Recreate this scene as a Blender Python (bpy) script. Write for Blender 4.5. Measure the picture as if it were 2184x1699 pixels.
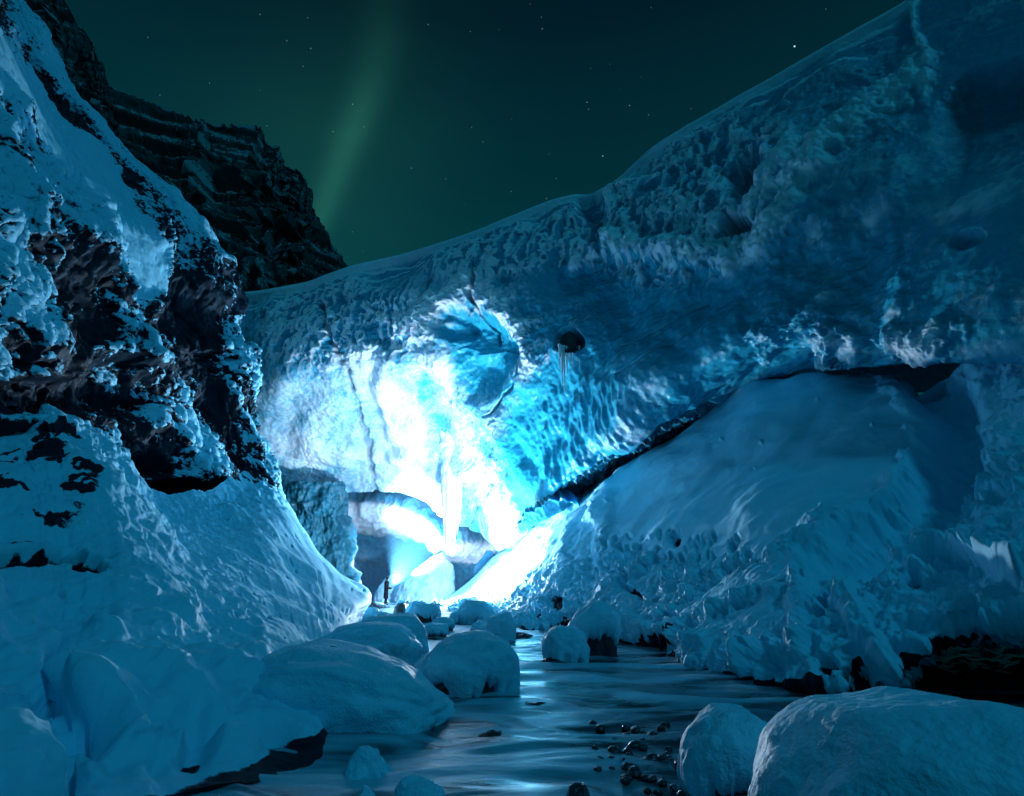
import bpy, math, random
import numpy as np
from mathutils import Vector, Matrix

# ---------------------------------------------------------------- camera, world, lights
sc = bpy.context.scene
for o in list(bpy.data.objects): bpy.data.objects.remove(o)
COL = sc.collection
F, U0, V0 = 1301.0, 1092.0, 849.7          # photograph units (2184 wide)
PITCH = math.atan(391.3 / F); CP, SP = math.cos(PITCH), math.sin(PITCH)
CAMZ = 1.5
cam = bpy.data.cameras.new('camera'); co = bpy.data.objects.new('camera', cam); COL.objects.link(co)
co.location = (0, 0, CAMZ); co.rotation_euler = (math.pi/2 + PITCH, 0, 0)
cam.sensor_width = 36; cam.lens = F/2184*36; cam.clip_end = 5000; cam.clip_start = 0.05
sc.camera = co
sc.view_settings.view_transform = 'Standard'; sc.view_settings.look = 'None'
sc.view_settings.exposure = 0.0; sc.view_settings.gamma = 1
sc.cycles.use_denoising = True
sc.cycles.max_bounces = 6; sc.cycles.diffuse_bounces = 4; sc.cycles.glossy_bounces = 3
sc.cycles.transmission_bounces = 4; sc.cycles.volume_bounces = 0
sc.cycles.sample_clamp_indirect = 6.0
sc.cycles.caustics_reflective = False; sc.cycles.caustics_refractive = False

LAMP_COL = (0.72, 0.84, 1.0)
LAMP_W = 14500.0
TORCH_W = 60000.0
FILL_SUN_W = 0.48
AMB = 0.38

def at(u, v, Y):
    u = np.asarray(u, float); v = np.asarray(v, float); Y = np.asarray(Y, float)
    x = (u-U0)/F; y = (V0-v)/F
    f = CP - y*SP; k = Y/f
    return np.stack([x*k, Y+0*x, CAMZ+(SP+y*CP)*k], -1)

class NB:
    """tiny node helper"""
    def __init__(s, tree): s.t = tree; s.t.nodes.clear()
    def n(s, kind, **kw):
        nd = s.t.nodes.new(kind)
        for k, v in kw.items():
            if k == 'inp':
                for a, b in v.items():
                    if isinstance(b, bpy.types.NodeSocket): s.t.links.new(b, nd.inputs[a])
                    else: nd.inputs[a].default_value = b
            else: setattr(nd, k, v)
        return nd
    def m(s, op, a, b=0.0, c=None, clamp=False):
        inp = {0: a, 1: b}
        if c is not None: inp[2] = c
        nd = s.n('ShaderNodeMath', operation=op, inp=inp); nd.use_clamp = clamp
        return nd.outputs[0]
    def mix(s, f, a, b):
        nd = s.t.nodes.new('ShaderNodeMix'); nd.data_type = 'RGBA'
        for i, x in ((0, f), (6, a), (7, b)):
            if isinstance(x, bpy.types.NodeSocket): s.t.links.new(x, nd.inputs[i])
            else: nd.inputs[i].default_value = x if i == 0 else (*x[:3], 1)
        return nd.outputs[2]
    def ramp(s, f, stops, interp='LINEAR'):
        nd = s.n('ShaderNodeValToRGB', inp={0: f}); cr = nd.color_ramp; cr.interpolation = interp
        while len(cr.elements) < len(stops): cr.elements.new(0.5)
        for e, (p, c) in zip(cr.elements, stops):
            e.position = p; e.color = (*c, 1) if len(c) == 3 else c
        return nd.outputs[0]
    def noise(s, vec, scale, detail=4, rough=0.5, dist=0.0):
        return s.n('ShaderNodeTexNoise', inp={'Vector': vec, 'Scale': scale, 'Detail': detail, 'Roughness': rough, 'Distortion': dist}).outputs[0]

# night sky: teal gradient, one green aurora ribbon, stars; a fill glow is added to the unseen sky behind the camera
world = bpy.data.worlds.new('World'); sc.world = world; world.use_nodes = True
b = NB(world.node_tree)
tc = b.n('ShaderNodeTexCoord').outputs['Generated']
sx = b.n('ShaderNodeSeparateXYZ', inp={0: tc}); X, Y_, Z = sx.outputs
hyp = b.m('SQRT', b.m('ADD', b.m('MULTIPLY', X, X), b.m('MULTIPLY', Y_, Y_)))
tanel = b.m('DIVIDE', Z, b.m('MAXIMUM', hyp, 0.01))
az = b.m('ARCTAN2', X, Y_)
base = b.ramp(b.m('DIVIDE', tanel, 1.6), [(0.0, (0.0008, 0.050, 0.060)), (0.30, (0.0006, 0.042, 0.053)), (0.45, (0.0005, 0.026, 0.036)), (0.7, (0.0005, 0.012, 0.020)), (1.0, (0.0004, 0.008, 0.014))])
def sstep(x, a, c, lo=0.0, hi=1.0):
    nd = b.n('ShaderNodeMapRange', interpolation_type='SMOOTHSTEP', inp={0: x, 1: a, 2: c, 3: lo, 4: hi}); return nd.outputs[0]
sc_l = b.ramp(b.m('DIVIDE', tanel, 1.6), [(p/1.6, ((a+0.6)/0.6,)*3) for p, a in [(0.4, -.42), (0.62, -.345), (0.75, -.318), (0.9, -.285), (1.05, -.262), (1.25, -.275), (1.5, -.31)]])
azc = b.m('SUBTRACT', b.m('MULTIPLY', sc_l, 0.6), 0.6)
d = b.m('SUBTRACT', az, azc)
wv = b.ramp(b.m('DIVIDE', tanel, 1.6), [(.35, (.02,)*3), (.55, (.034,)*3), (.7, (.05,)*3), (.95, (.08,)*3)])
g1 = b.m('EXPONENT', b.m('MULTIPLY', b.m('POWER', b.m('ABSOLUTE', b.m('DIVIDE', d, wv)), 2.0), -1.0))
g2 = b.m('EXPONENT', b.m('MULTIPLY', b.m('POWER', b.m('ABSOLUTE', b.m('DIVIDE', b.m('ADD', d, 0.03), 0.22)), 2.0), -1.0))
vert = b.ramp(b.m('DIVIDE', tanel, 1.6), [(.2, (.15,)*3), (.38, (.9,)*3), (.50, (1,)*3), (.60, (.5,)*3), (.70, (.2,)*3), (.95, (.04,)*3)])
nz = b.noise(tc, 3.0, 3)
a1 = b.m('MULTIPLY', b.m('MULTIPLY', g1, vert), b.m('ADD', 0.6, b.m('MULTIPLY', nz, 0.8)))
front = sstep(Y_, 0.0, 0.3)
aur = b.m('MULTIPLY', front, b.m('ADD', b.m('MULTIPLY', a1, 0.052), b.m('MULTIPLY', b.m('MULTIPLY', g2, vert), 0.022)))
aurc = b.n('ShaderNodeVectorMath', operation='SCALE', inp={0: (0.16, 1.0, 0.62), 3: aur}).outputs[0]
vor = b.n('ShaderNodeTexVoronoi', inp={'Vector': tc, 'Scale': 34.0})
rnd = b.n('ShaderNodeSeparateXYZ', inp={0: vor.outputs['Color']})
star = b.m('MULTIPLY', b.m('LESS_THAN', vor.outputs['Distance'], b.m('MULTIPLY', rnd.outputs[1], 0.055)), b.m('GREATER_THAN', rnd.outputs[0], 0.2))
star = b.m('MULTIPLY', star, b.m('MULTIPLY', b.m('POWER', rnd.outputs[2], 3.0), 1.1))
vor2 = b.n('ShaderNodeTexVoronoi', inp={'Vector': tc, 'Scale': 70.0}); rn2 = b.n('ShaderNodeSeparateXYZ', inp={0: vor2.outputs['Color']})
star2 = b.m('MULTIPLY', b.m('MULTIPLY', b.m('LESS_THAN', vor2.outputs['Distance'], 0.062), b.m('GREATER_THAN', rn2.outputs[0], 0.72)), b.m('MULTIPLY', rn2.outputs[2], 0.16))
star = b.m('ADD', star, star2)
starc = b.n('ShaderNodeVectorMath', operation='SCALE', inp={0: (0.55, 0.95, 0.9), 3: star}).outputs[0]
fill = sstep(Y_, 0.25, -0.7)
fill = b.m('MULTIPLY', b.m('MULTIPLY', fill, sstep(Z, -0.25, 0.35)), sstep(X, 0.55, -0.6, 0.22, 1.0))
fillc = b.n('ShaderNodeVectorMath', operation='SCALE', inp={0: (0.002, 0.165, 0.31), 3: b.m('MULTIPLY', fill, 1.0*AMB)}).outputs[0]
tot = base
for q in (aurc, starc, fillc): tot = b.n('ShaderNodeVectorMath', operation='ADD', inp={0: tot, 1: q}).outputs[0]
bg = b.n('ShaderNodeBackground', inp={0: tot, 1: 1.0})
b.t.links.new(bg.outputs[0], b.n('ShaderNodeOutputWorld').inputs[0])

# unseen fill added to light the banks: faint moon from behind the camera, high on the right
sl = bpy.data.lights.new('fill_sun', 'SUN'); sl.energy = FILL_SUN_W; sl.angle = math.radians(8); sl.color = (0.04, 0.60, 1.0)
so = bpy.data.objects.new('fill_sun', sl); COL.objects.link(so)
so.rotation_euler = Vector((-0.48, 0.38, -0.66)).to_track_quat('-Z', 'Y').to_euler()

# lamp standing in the snow inside the cave
LP = at(1022, 1254, 36.2)
pl = bpy.data.lights.new('lamp_light', 'POINT'); pl.energy = LAMP_W; pl.color = LAMP_COL; pl.shadow_soft_size = 0.25
po = bpy.data.objects.new('lamp_light', pl); COL.objects.link(po); po.location = LP + np.array([0, 0, 0.35])

# ---------------------------------------------------------------- noise and mesh tools
RS = np.random.RandomState(7)
PERM = RS.permutation(256); PERM = np.concatenate([PERM, PERM, PERM])
GR = RS.normal(size=(256, 3)); GR /= np.linalg.norm(GR, axis=1)[:, None]
def perlin(p):
    sh = p.shape[:-1]; p = p.reshape(-1, 3)
    i = np.floor(p).astype(np.int64); f = p - i; i &= 255
    w = f*f*f*(f*(f*6-15)+10); out = np.zeros(len(p))
    for dx in (0, 1):
        for dy in (0, 1):
            for dz in (0, 1):
                h = PERM[PERM[PERM[(i[:, 0]+dx) & 255]+((i[:, 1]+dy) & 255)]+((i[:, 2]+dz) & 255)]
                g = GR[h]; dd = f - np.array([dx, dy, dz])
                ww = (w[:, 0] if dx else 1-w[:, 0])*(w[:, 1] if dy else 1-w[:, 1])*(w[:, 2] if dz else 1-w[:, 2])
                out += ww*(g*dd).sum(1)
    return out.reshape(sh)*1.6
def fbm(p, s=1.0, o=4, g=0.5, off=0.0):
    t = 0; a = 1; p = np.asarray(p)*s + off
    for k in range(o): t = t + a*perlin(p); p = p*2.03 + 11.3; a *= g
    return t
def ridged(p, s=1.0, o=4, g=0.5, off=0.0):
    t = 0; a = 1; p = np.asarray(p)*s + off
    for k in range(o): t = t + a*(1-2*np.abs(perlin(p))); p = p*2.03 + 7.1; a *= g
    return t
def worley(p, s=1.0, off=0.0):
    """distance to nearest and second nearest cell point"""
    sh = p.shape[:-1]; q = p.reshape(-1, 3)*s + off
    i = np.floor(q).astype(np.int64); f1 = np.full(len(q), 9.); f2 = np.full(len(q), 9.)
    for dx in (-1, 0, 1):
        for dy in (-1, 0, 1):
            for dz in (-1, 0, 1):
                c = i + np.array([dx, dy, dz]); cc = c & 255
                h = PERM[PERM[PERM[cc[:, 0]]+cc[:, 1]]+cc[:, 2]]
                pt = c + 0.5 + GR[h]*0.45
                dd = np.sqrt(((q-pt)**2).sum(1))
                m = dd < f1; f2 = np.where(m, f1, np.minimum(f2, dd)); f1 = np.where(m, dd, f1)
    return f1.reshape(sh), f2.reshape(sh)
def ss(x, a, c): t = np.clip((x-a)/(c-a), 0, 1); return t*t*(3-2*t)

def pchip(y, x):
    """monotone cubic through y[0..n-1] (axis 0) at fractional indices x"""
    y = np.asarray(y, float); n = len(y); d = np.diff(y, axis=0); m = np.zeros_like(y)
    if n > 2:
        a, c = d[:-1], d[1:]; s = (a*c) > 0
        m[1:-1] = np.where(s, 2*a*c/np.where(np.abs(a+c) < 1e-9, 1e-9, a+c), 0)
        m[1:-1] = np.where(s, 0.5*m[1:-1]+0.25*(a+c)*1.0, 0)
    m[0] = d[0]; m[-1] = d[-1]
    i = np.clip(np.floor(x).astype(int), 0, n-2); t = (x-i).reshape(-1, *([1]*(y.ndim-1)))
    return (y[i]*(1+2*t)*(1-t)**2 + m[i]*t*(1-t)**2 + y[i+1]*t*t*(3-2*t) + m[i+1]*t*t*(t-1))
def netgrid(net, nr, nc, wr=None, wc=None):
    """control net [rows][cols](u,v,Y) -> dense grid. wr/wc give how the samples spread over the intervals"""
    net = np.array(net, float); R, C = net.shape[:2]
    def samp(n, k, w):
        w = np.ones(k-1) if w is None else np.array(w, float); c = np.concatenate([[0], np.cumsum(w/w.sum())])
        return np.interp(np.linspace(0, 1, n), c, np.arange(k))
    xr, xc = samp(nr, R, wr), samp(nc, C, wc)
    g = pchip(net, xr)
    g = np.swapaxes(pchip(np.swapaxes(g, 0, 1), xc), 0, 1)
    return g, xr, xc
def gnormals(P, sign=1):
    a = np.gradient(P, axis=0); c = np.gradient(P, axis=1); n = np.cross(a, c)*sign
    return n/np.maximum(np.linalg.norm(n, axis=-1, keepdims=True), 1e-9)
def smooth(A, k=2):
    for _ in range(k):
        B = A.copy(); B[1:-1] = (A[:-2]+A[1:-1]*2+A[2:])/4; A = B.copy(); A[:, 1:-1] = (B[:, :-2]+B[:, 1:-1]*2+B[:, 2:])/4
    return A
def segd(u, v, poly):
    """distance to polyline and position along it 0..1"""
    best = np.full(u.shape, 1e9); par = np.zeros(u.shape); n = len(poly)-1
    for k in range(n):
        (a, c), (e, f) = poly[k][:2], poly[k+1][:2]; dx, dy = e-a, f-c
        t = np.clip(((u-a)*dx+(v-c)*dy)/(dx*dx+dy*dy), 0, 1)
        dd = np.hypot(u-a-t*dx, v-c-t*dy); m = dd < best
        best = np.where(m, dd, best); par = np.where(m, (k+t)/n, par)
    return best, par
def ell(u, v, cu, cv, ru, rv, rot=0.0):
    c, s = math.cos(rot), math.sin(rot); du, dv = u-cu, v-cv
    return np.hypot((du*c+dv*s)/ru, (-du*s+dv*c)/rv)
def make_mesh(name, V, faces, mat, parent=None, attrs=None, smooth_=True):
    me = bpy.data.meshes.new(name); V = np.asarray(V, np.float32).reshape(-1, 3); faces = np.asarray(faces, np.int32)
    k = faces.shape[1]
    me.vertices.add(len(V)); me.vertices.foreach_set('co', V.ravel())
    me.loops.add(faces.size); me.loops.foreach_set('vertex_index', faces.ravel())
    me.polygons.add(len(faces)); me.polygons.foreach_set('loop_start', np.arange(0, faces.size, k, dtype=np.int32))
    me.polygons.foreach_set('loop_total', np.full(len(faces), k, np.int32))
    me.update(calc_edges=True); me.validate()
    if smooth_: me.polygons.foreach_set('use_smooth', np.ones(len(me.polygons), bool))
    for an, av in (attrs or {}).items():
        at_ = me.attributes.new(an, 'FLOAT', 'POINT'); at_.data.foreach_set('value', np.asarray(av, np.float32).ravel())
    me.materials.append(mat)
    o = bpy.data.objects.new(name, me); COL.objects.link(o)
    if parent is not None: o.parent = parent
    return o
def gridfaces(R, C, wrap=False, flip=False):
    i = np.arange(R*C).reshape(R, C)
    if wrap: i = np.concatenate([i, i[:, :1]], 1)
    q = np.stack([i[:-1, :-1], i[:-1, 1:], i[1:, 1:], i[1:, :-1]], -1).reshape(-1, 4)
    return q[:, ::-1] if flip else q
def grid_obj(name, P, mat, parent=None, attrs=None, wrap=False, flip=False):
    return make_mesh(name, P, gridfaces(P.shape[0], P.shape[1], wrap, flip), mat, parent, attrs)
def tag(o, label=None, cat=None, group=None, kind=None):
    if label: o['label'] = label
    if cat: o['category'] = cat
    if group: o['group'] = group
    if kind: o['kind'] = kind
    return o
def empty(name, loc, label, cat, group=None):
    o = bpy.data.objects.new(name, None); COL.objects.link(o); o.location = loc; o.empty_display_size = 0.2
    return tag(o, label, cat, group)

# ---------------------------------------------------------------- materials
def newmat(name):
    m = bpy.data.materials.new(name); m.use_nodes = True; return m, NB(m.node_tree)
def finish(b, bs): b.t.links.new(bs, b.n('ShaderNodeOutputMaterial').inputs[0])
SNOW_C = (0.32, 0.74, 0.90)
ROCK_A, ROCK_B = (0.001, 0.007, 0.014), (0.004, 0.020, 0.038)
def snowrock(name, bumps=1.0, fine=14.0, edge=0.32, cols=None):
    """snow over rock, the snow lies where the mesh attribute 'snow' says, with a ragged edge"""
    m, b = newmat(name)
    g = b.n('ShaderNodeNewGeometry').outputs['Position']
    s = b.n('ShaderNodeAttribute', attribute_name='snow').outputs['Fac']
    n1 = b.noise(g, 1.3, 5, 0.55); n2 = b.noise(g, fine, 4, 0.55)
    f = b.m('ADD', s, b.m('MULTIPLY', b.m('SUBTRACT', n1, 0.5), 0.8))
    f = b.m('ADD', f, b.m('MULTIPLY', b.m('SUBTRACT', n2, 0.5), edge))
    f = b.n('ShaderNodeMapRange', interpolation_type='SMOOTHSTEP', inp={0: f, 1: 0.44, 2: 0.56}).outputs[0]
    rock = b.mix(n1, ROCK_A, ROCK_B)
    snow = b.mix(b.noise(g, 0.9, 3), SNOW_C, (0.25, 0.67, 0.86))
    if cols: rock, snow = b.mix(n1, *cols[:2]), b.mix(n2, *cols[2:])
    colr = b.mix(f, rock, snow)
    n3 = b.noise(g, fine*2.6, 5, 0.65)
    h = b.m('ADD', b.m('MULTIPLY', f, 0.5), b.m('ADD', b.m('MULTIPLY', n2, 0.35), b.m('MULTIPLY', n3, 0.12)))
    bu = b.n('ShaderNodeBump', inp={'Strength': 0.55*bumps, 'Distance': 0.08, 'Height': h}).outputs[0]
    r = b.m('MULTIPLY_ADD', f, 0.05, 0.62)
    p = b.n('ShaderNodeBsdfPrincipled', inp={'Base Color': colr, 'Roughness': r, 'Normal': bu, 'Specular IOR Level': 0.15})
    finish(b, p.outputs[0]); return m
def snowmat(name, fine=14.0, strength=0.7, dist=0.03):
    m, b = newmat(name)
    g = b.n('ShaderNodeNewGeometry').outputs['Position']
    n1 = b.noise(g, 1.3, 4); n2 = b.noise(g, fine, 5, 0.6); n3 = b.noise(g, fine*4, 2)
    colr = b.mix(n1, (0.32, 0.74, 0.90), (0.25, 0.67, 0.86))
    h = b.m('ADD', b.m('MULTIPLY', n2, 0.7), b.m('MULTIPLY', n3, 0.25))
    bu = b.n('ShaderNodeBump', inp={'Strength': strength, 'Distance': dist*1.5, 'Height': h}).outputs[0]
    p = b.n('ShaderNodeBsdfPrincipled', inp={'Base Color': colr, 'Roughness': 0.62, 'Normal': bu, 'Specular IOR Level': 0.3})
    finish(b, p.outputs[0]); return m
def rockmat(name):
    m, b = newmat(name)
    g = b.n('ShaderNodeNewGeometry').outputs['Position']
    n1 = b.noise(g, 3.5, 6, 0.65); n2 = b.noise(g, 22, 5, 0.6)
    colr = b.mix(n1, ROCK_A, ROCK_B)
    bu = b.n('ShaderNodeBump', inp={'Strength': 0.7, 'Distance': 0.05, 'Height': b.m('ADD', n1, b.m('MULTIPLY', n2, 0.4))}).outputs[0]
    p = b.n('ShaderNodeBsdfPrincipled', inp={'Base Color': colr, 'Roughness': 0.28, 'Normal': bu, 'Specular IOR Level': 0.6})
    finish(b, p.outputs[0]); return m
def icemat(name, clear=(0.02, 0.37, 0.52), frost_light=(0.80, 0.86, 0.93), bump=0.75, rough=0.16, fs=5.0, sss=0.25):
    """glacier ice: clear blue where 'frost' is 0, white bubbly crust and painted highlights where it is 1, 'dirt' darkens for dirt, dark rock and painted shade"""
    m, b = newmat(name)
    g = b.n('ShaderNodeNewGeometry').outputs['Position']
    s = b.n('ShaderNodeAttribute', attribute_name='frost_light').outputs['Fac']
    dz = b.n('ShaderNodeAttribute', attribute_name='dirt_shade').outputs['Fac']
    n1 = b.noise(g, 1.1, 6, 0.6, 0.6); n2 = b.noise(g, fs, 5, 0.6); n3 = b.noise(g, 17, 4, 0.6)
    f = b.m('ADD', s, b.m('MULTIPLY', b.m('SUBTRACT', n1, 0.5), 0.7)); f = b.m('ADD', f, b.m('MULTIPLY', b.m('SUBTRACT', n2, 0.5), 0.6))
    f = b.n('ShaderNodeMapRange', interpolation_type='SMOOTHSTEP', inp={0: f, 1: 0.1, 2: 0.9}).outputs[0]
    colr = b.mix(f, clear, frost_light)
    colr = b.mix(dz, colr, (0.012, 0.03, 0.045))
    vo = b.n('ShaderNodeTexVoronoi', feature='SMOOTH_F1', inp={'Vector': g, 'Scale': fs*0.7, 'Smoothness': 0.6}).outputs[0]
    h = b.m('ADD', b.m('MULTIPLY', vo, 0.6), b.m('ADD', b.m('MULTIPLY', n2, 0.5), b.m('MULTIPLY', n3, 0.3)))
    bu = b.n('ShaderNodeBump', inp={'Strength': bump, 'Distance': 0.12, 'Height': h}).outputs[0]
    r = b.m('MULTIPLY_ADD', f, 0.35, rough)
    p = b.n('ShaderNodeBsdfPrincipled', inp={'Base Color': colr, 'Roughness': r, 'Normal': bu, 'Specular IOR Level': 0.5, 'IOR': 1.31})
    p.inputs['Subsurface Weight'].default_value = sss; p.inputs['Subsurface Radius'].default_value = (0.12, 0.55, 1.0); p.inputs['Subsurface Scale'].default_value = 0.45
    finish(b, p.outputs[0]); return m
M = dict(cliff=snowrock('cliff_rock_and_snow', 1.3, 6.0, 1.15), slope=snowrock('slope_snow', 0.55, 16.0), bank=snowrock('bank_snow', 0.7, 12.0),
         snow=snowmat('snow'), crust=snowmat('crusted_snow', 7.0, 0.45, 0.04), rock=rockmat('wet_rock'), ice=icemat('glacier_ice'),
         cave=icemat('cave_ice', (0.01, .32, .55), (.8, .86, .93), .5, .55), frost_light=icemat('frosted_boulder', (0.10, 0.32, 0.42), (0.42, 0.62, 0.72), 0.5, 0.4, 3.0),
         mount=snowrock('mountain_rock', 0.8, 0.35, 0.9, ((.03, .045, .05), (.06, .085, .09), (.15, .25, .26), (.24, .36, .38))))

# ---------------------------------------------------------------- far mountain
def mountain():
    sil = [(-600, -420), (-300, -330), (-60, -200), (60, -110), (110, -40), (160, 30), (195, 80), (215, 130), (232, 178), (285, 208), (345, 226), (400, 248), (440, 258), (495, 266), (556, 264), (566, 292), (600, 318), (612, 352), (648, 365), (664, 402), (668, 436), (688, 478), (712, 520), (745, 566), (790, 640), (830, 720)]
    t = np.linspace(0, 1, 420); uu = np.interp(t, np.linspace(0, 1, len(sil)), [p[0] for p in sil]); vv = np.interp(t, np.linspace(0, 1, len(sil)), [p[1] for p in sil])
    k = np.arange(420)*0.37; jag = fbm(np.stack([k, 0*k, 0*k], -1), 0.35, 5, 0.6)*9
    uu = uu + jag*0.8; vv = vv - np.abs(jag)*0.9
    R = 300; rows = []
    for i in range(R):
        s = i/(R-1)*1.08 - 0.08
        if s < 0: rows.append(at(uu-4, vv+40*(-s)/0.08*1.0, 260+60*(-s)/0.08)); continue
        # strata slope down to the left foot
        u = uu + (520-uu)*0.55*s; v = vv + (1300-vv)*s; rows.append(at(u, v, 250-110*s**1.2))
    P = np.array(rows); n = gnormals(P, 1)
    if n[R//2, 200, 1] > 0: n = -n
    w = P.copy(); w[..., 2] += 0.28*w[..., 0]
    bands = fbm(w*np.array([0.012, 0.012, 0.13]), 1.0, 5, 0.55)
    d = bands*7 + ridged(P, 0.03, 5, 0.55)*4 + fbm(P, 0.2, 4)*1.2
    P2 = P + n*d[..., None]*ss(np.arange(R)/R, 0.02, 0.2)[:, None, None]
    n2 = gnormals(P2, 1); n2 = np.where((n2[..., 1:2] > 0), -n2, n2)
    snow = 0.3 + 0.5*n2[..., 2] + 0.35*bands
    o = grid_obj('mountain', P2, M['mount'], attrs={'snow': np.clip(snow, 0, 0.75)}); tag(o, kind='structure')
mountain()

# ---------------------------------------------------------------- left cliff
def cliff():
    vs = [-420, -200, 0, 120, 250, 400, 500, 600, 690, 745, 830, 900, 1000, 1060, 1130, 1200, 1290]
    uR = [-330, -110, 30, 118, 215, 352, 446, 484, 508, 548, 546, 560, 570, 572, 560, 540, 520]
    YR = [19, 20, 21, 22, 23.5, 25, 26, 26.5, 27, 27, 27.4, 27.6, 28, 28.4, 28.6, 28.8, 29]
    YL = [12.5, 12, 11.5, 11.2, 11, 10.8, 10.7, 10.7, 10.8, 11, 11.6, 12, 12.3, 12.6, 13, 13.4, 13.8]
    net = []
    for v, ur, yr, yl in zip(vs, uR, YR, YL):
        row = []
        for t in (-0.25, 0, 0.2, 0.4, 0.6, 0.78, 0.92, 1.0):
            tt = max(t, 0); row.append((-120 + (ur+120)*t if t >= 0 else -420, v, yl + (yr-yl)*tt**1.15 - (1.5 if t < 0 else 0)))
        row.append((ur-8, v+6, yr+2.0)); row.append((ur-70, v+40, yr+9))
        net.append(row)
    g, xr, xc = netgrid(net, 620, 560, wr=[1, 1.3, 1, 1.1, 1.2, 1, 1, .9, .6, .8, .7, .9, .7, .7, .6, .6], wc=[.6, 1, 1, 1, 1, 1, .9, .5, .5])
    u, v = g[..., 0], g[..., 1]; P = at(u, v, g[..., 2]); n = gnormals(P, 1)
    if n[300, 200, 0] < 0: n = -n
    # large blocks, then broken ledges dipping to the right
    rot = P.copy(); rot[..., 0], rot[..., 2] = P[..., 0]*0.85+P[..., 2]*0.5, P[..., 0]*0.5-P[..., 2]*0.85
    str_ = rot*np.array([1.2, 0.8, 0.38])
    def terr(x, k, e=.72): x = x*k; f = np.floor(x); return (f + ss(x-f, e, 1.0))/k
    q0 = rot*np.array([.8, .5, .5]) + .25*fbm(P, .8, 3)[..., None]
    a1_, a2_ = worley(q0, .9, 2.); b1_, b2_ = worley(q0*np.array([1.2, 1, .7]), 2.3, 5.)
    d = fbm(P, 0.16, 3, 0.5)*1.1 + terr(fbm(str_, .42, 3, .5, 3.), 3.5)*.75 + terr(fbm(str_, 1.1, 3, .5, 7.), 3.0)*.28 - (a1_-.4)*.45 - (b1_-.4)*.22 + fbm(P, 3.2, 3, .6)*.05
    w1, w2 = worley(str_, 0.8); d += (w2-w1)*0.25*ss(fbm(P, 0.3, 2), -0.2, 0.3) + ridged(str_, 2.6, 3, .55)*0.03
    # smooth gully of snow
    gd, _ = segd(u, v, [(-40, 60), (60, 170), (120, 260), (200, 330), (250, 420), (300, 520), (320, 600)])
    gul = 1-ss(gd + 14*fbm(P, 0.5, 3), 26, 62)
    gd2, _ = segd(u, v, [(40, 0), (130, 130), (230, 260), (360, 410), (440, 490)])
    gul2 = (1-ss(gd2 + 12*fbm(P, 0.7, 3), 8, 36))
    d = d*(1-0.8*gul)*(1-0.5*gul2) - 0.3*gul
    # overhanging foot with hollows
    for (cu, cv, ru, rv, a) in [(395, 1075, 60, 48, 2.4), (505, 1060, 55, 30, 2.2), (330, 1010, 45, 45, 1.2), (40, 1090, 130, 90, 1.2), (60, 850, 150, 50, .8), (260, 830, 110, 70, 1.0), (120, 1215, 130, 32, 1.4)]:
        e = ell(u, v, cu, cv, ru, rv); d = d - a*(1-ss(e, 0.5, 1.2))
    # hanging snow cushions at lower left
    e = np.minimum(ell(u, v, 100, 990, 130, 90), ell(u, v, 190, 1060, 110, 110)); cush = 1-ss(e + 0.25*fbm(P, 0.8, 3), 0.8, 1.05)
    e2 = ell(u, v, 20, 1090, 170, 90); cush2 = 1-ss(e2+0.2*fbm(P, 0.8, 3), 0.8, 1.05)
    cu_ = np.maximum(cush, cush2); d = d*(1-0.6*cu_) + 0.35*cush + 0.3*cush2
    nearR = ss(xc, 7.4, 8.5)[None, :]
    P2 = P + n*(d*(1-nearR*0.8))[..., None]
    n2 = gnormals(P2, 1); n2 = n2*np.sign((n2*n).sum(-1, keepdims=True))
    patch = fbm(rot*np.array([1.2, 0.8, 0.32]), 0.36, 4, 0.5, 9.0)
    slope = n2[..., 2]; right = n2[..., 0]
    s = -0.02 + 0.45*slope + 0.25*right + 0.8*patch + 0.35*fbm(rot*np.array([1.1, .8, .5]), 1.3, 3, .5, 3.)
    s = np.maximum(s, gul*.92); s = np.maximum(s, gul2*0.72); s = np.maximum(s, cu_*1.3)
    for (cu, cv, ru, rv) in [(410, 510, 90, 100), (520, 760, 45, 120), (420, 950, 60, 90), (530, 930, 30, 90), (470, 1020, 30, 50)]:
        s = s + 0.32*(1-ss(ell(u, v, cu, cv, ru, rv), 0.5, 1.1))
    for (cu, cv, ru, rv) in [(395, 1075, 58, 45), (510, 1055, 55, 26), (100, 1215, 140, 45), (60, 850, 140, 45), (-60, 940, 60, 30)]:
        s = s - 1.0*(1-ss(ell(u, v, cu, cv, ru, rv), 0.6, 1.15))
    s = np.clip(s, -0.3, 1.2)
    P3 = P2 + n2*(ss(s + 0.25*fbm(P, 2.2, 3), 0.4, 0.6)*0.12)[..., None]
    o = grid_obj('rock_cliff', P3, M['cliff'], attrs={'snow': s}); tag(o, kind='structure')
cliff()

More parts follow.
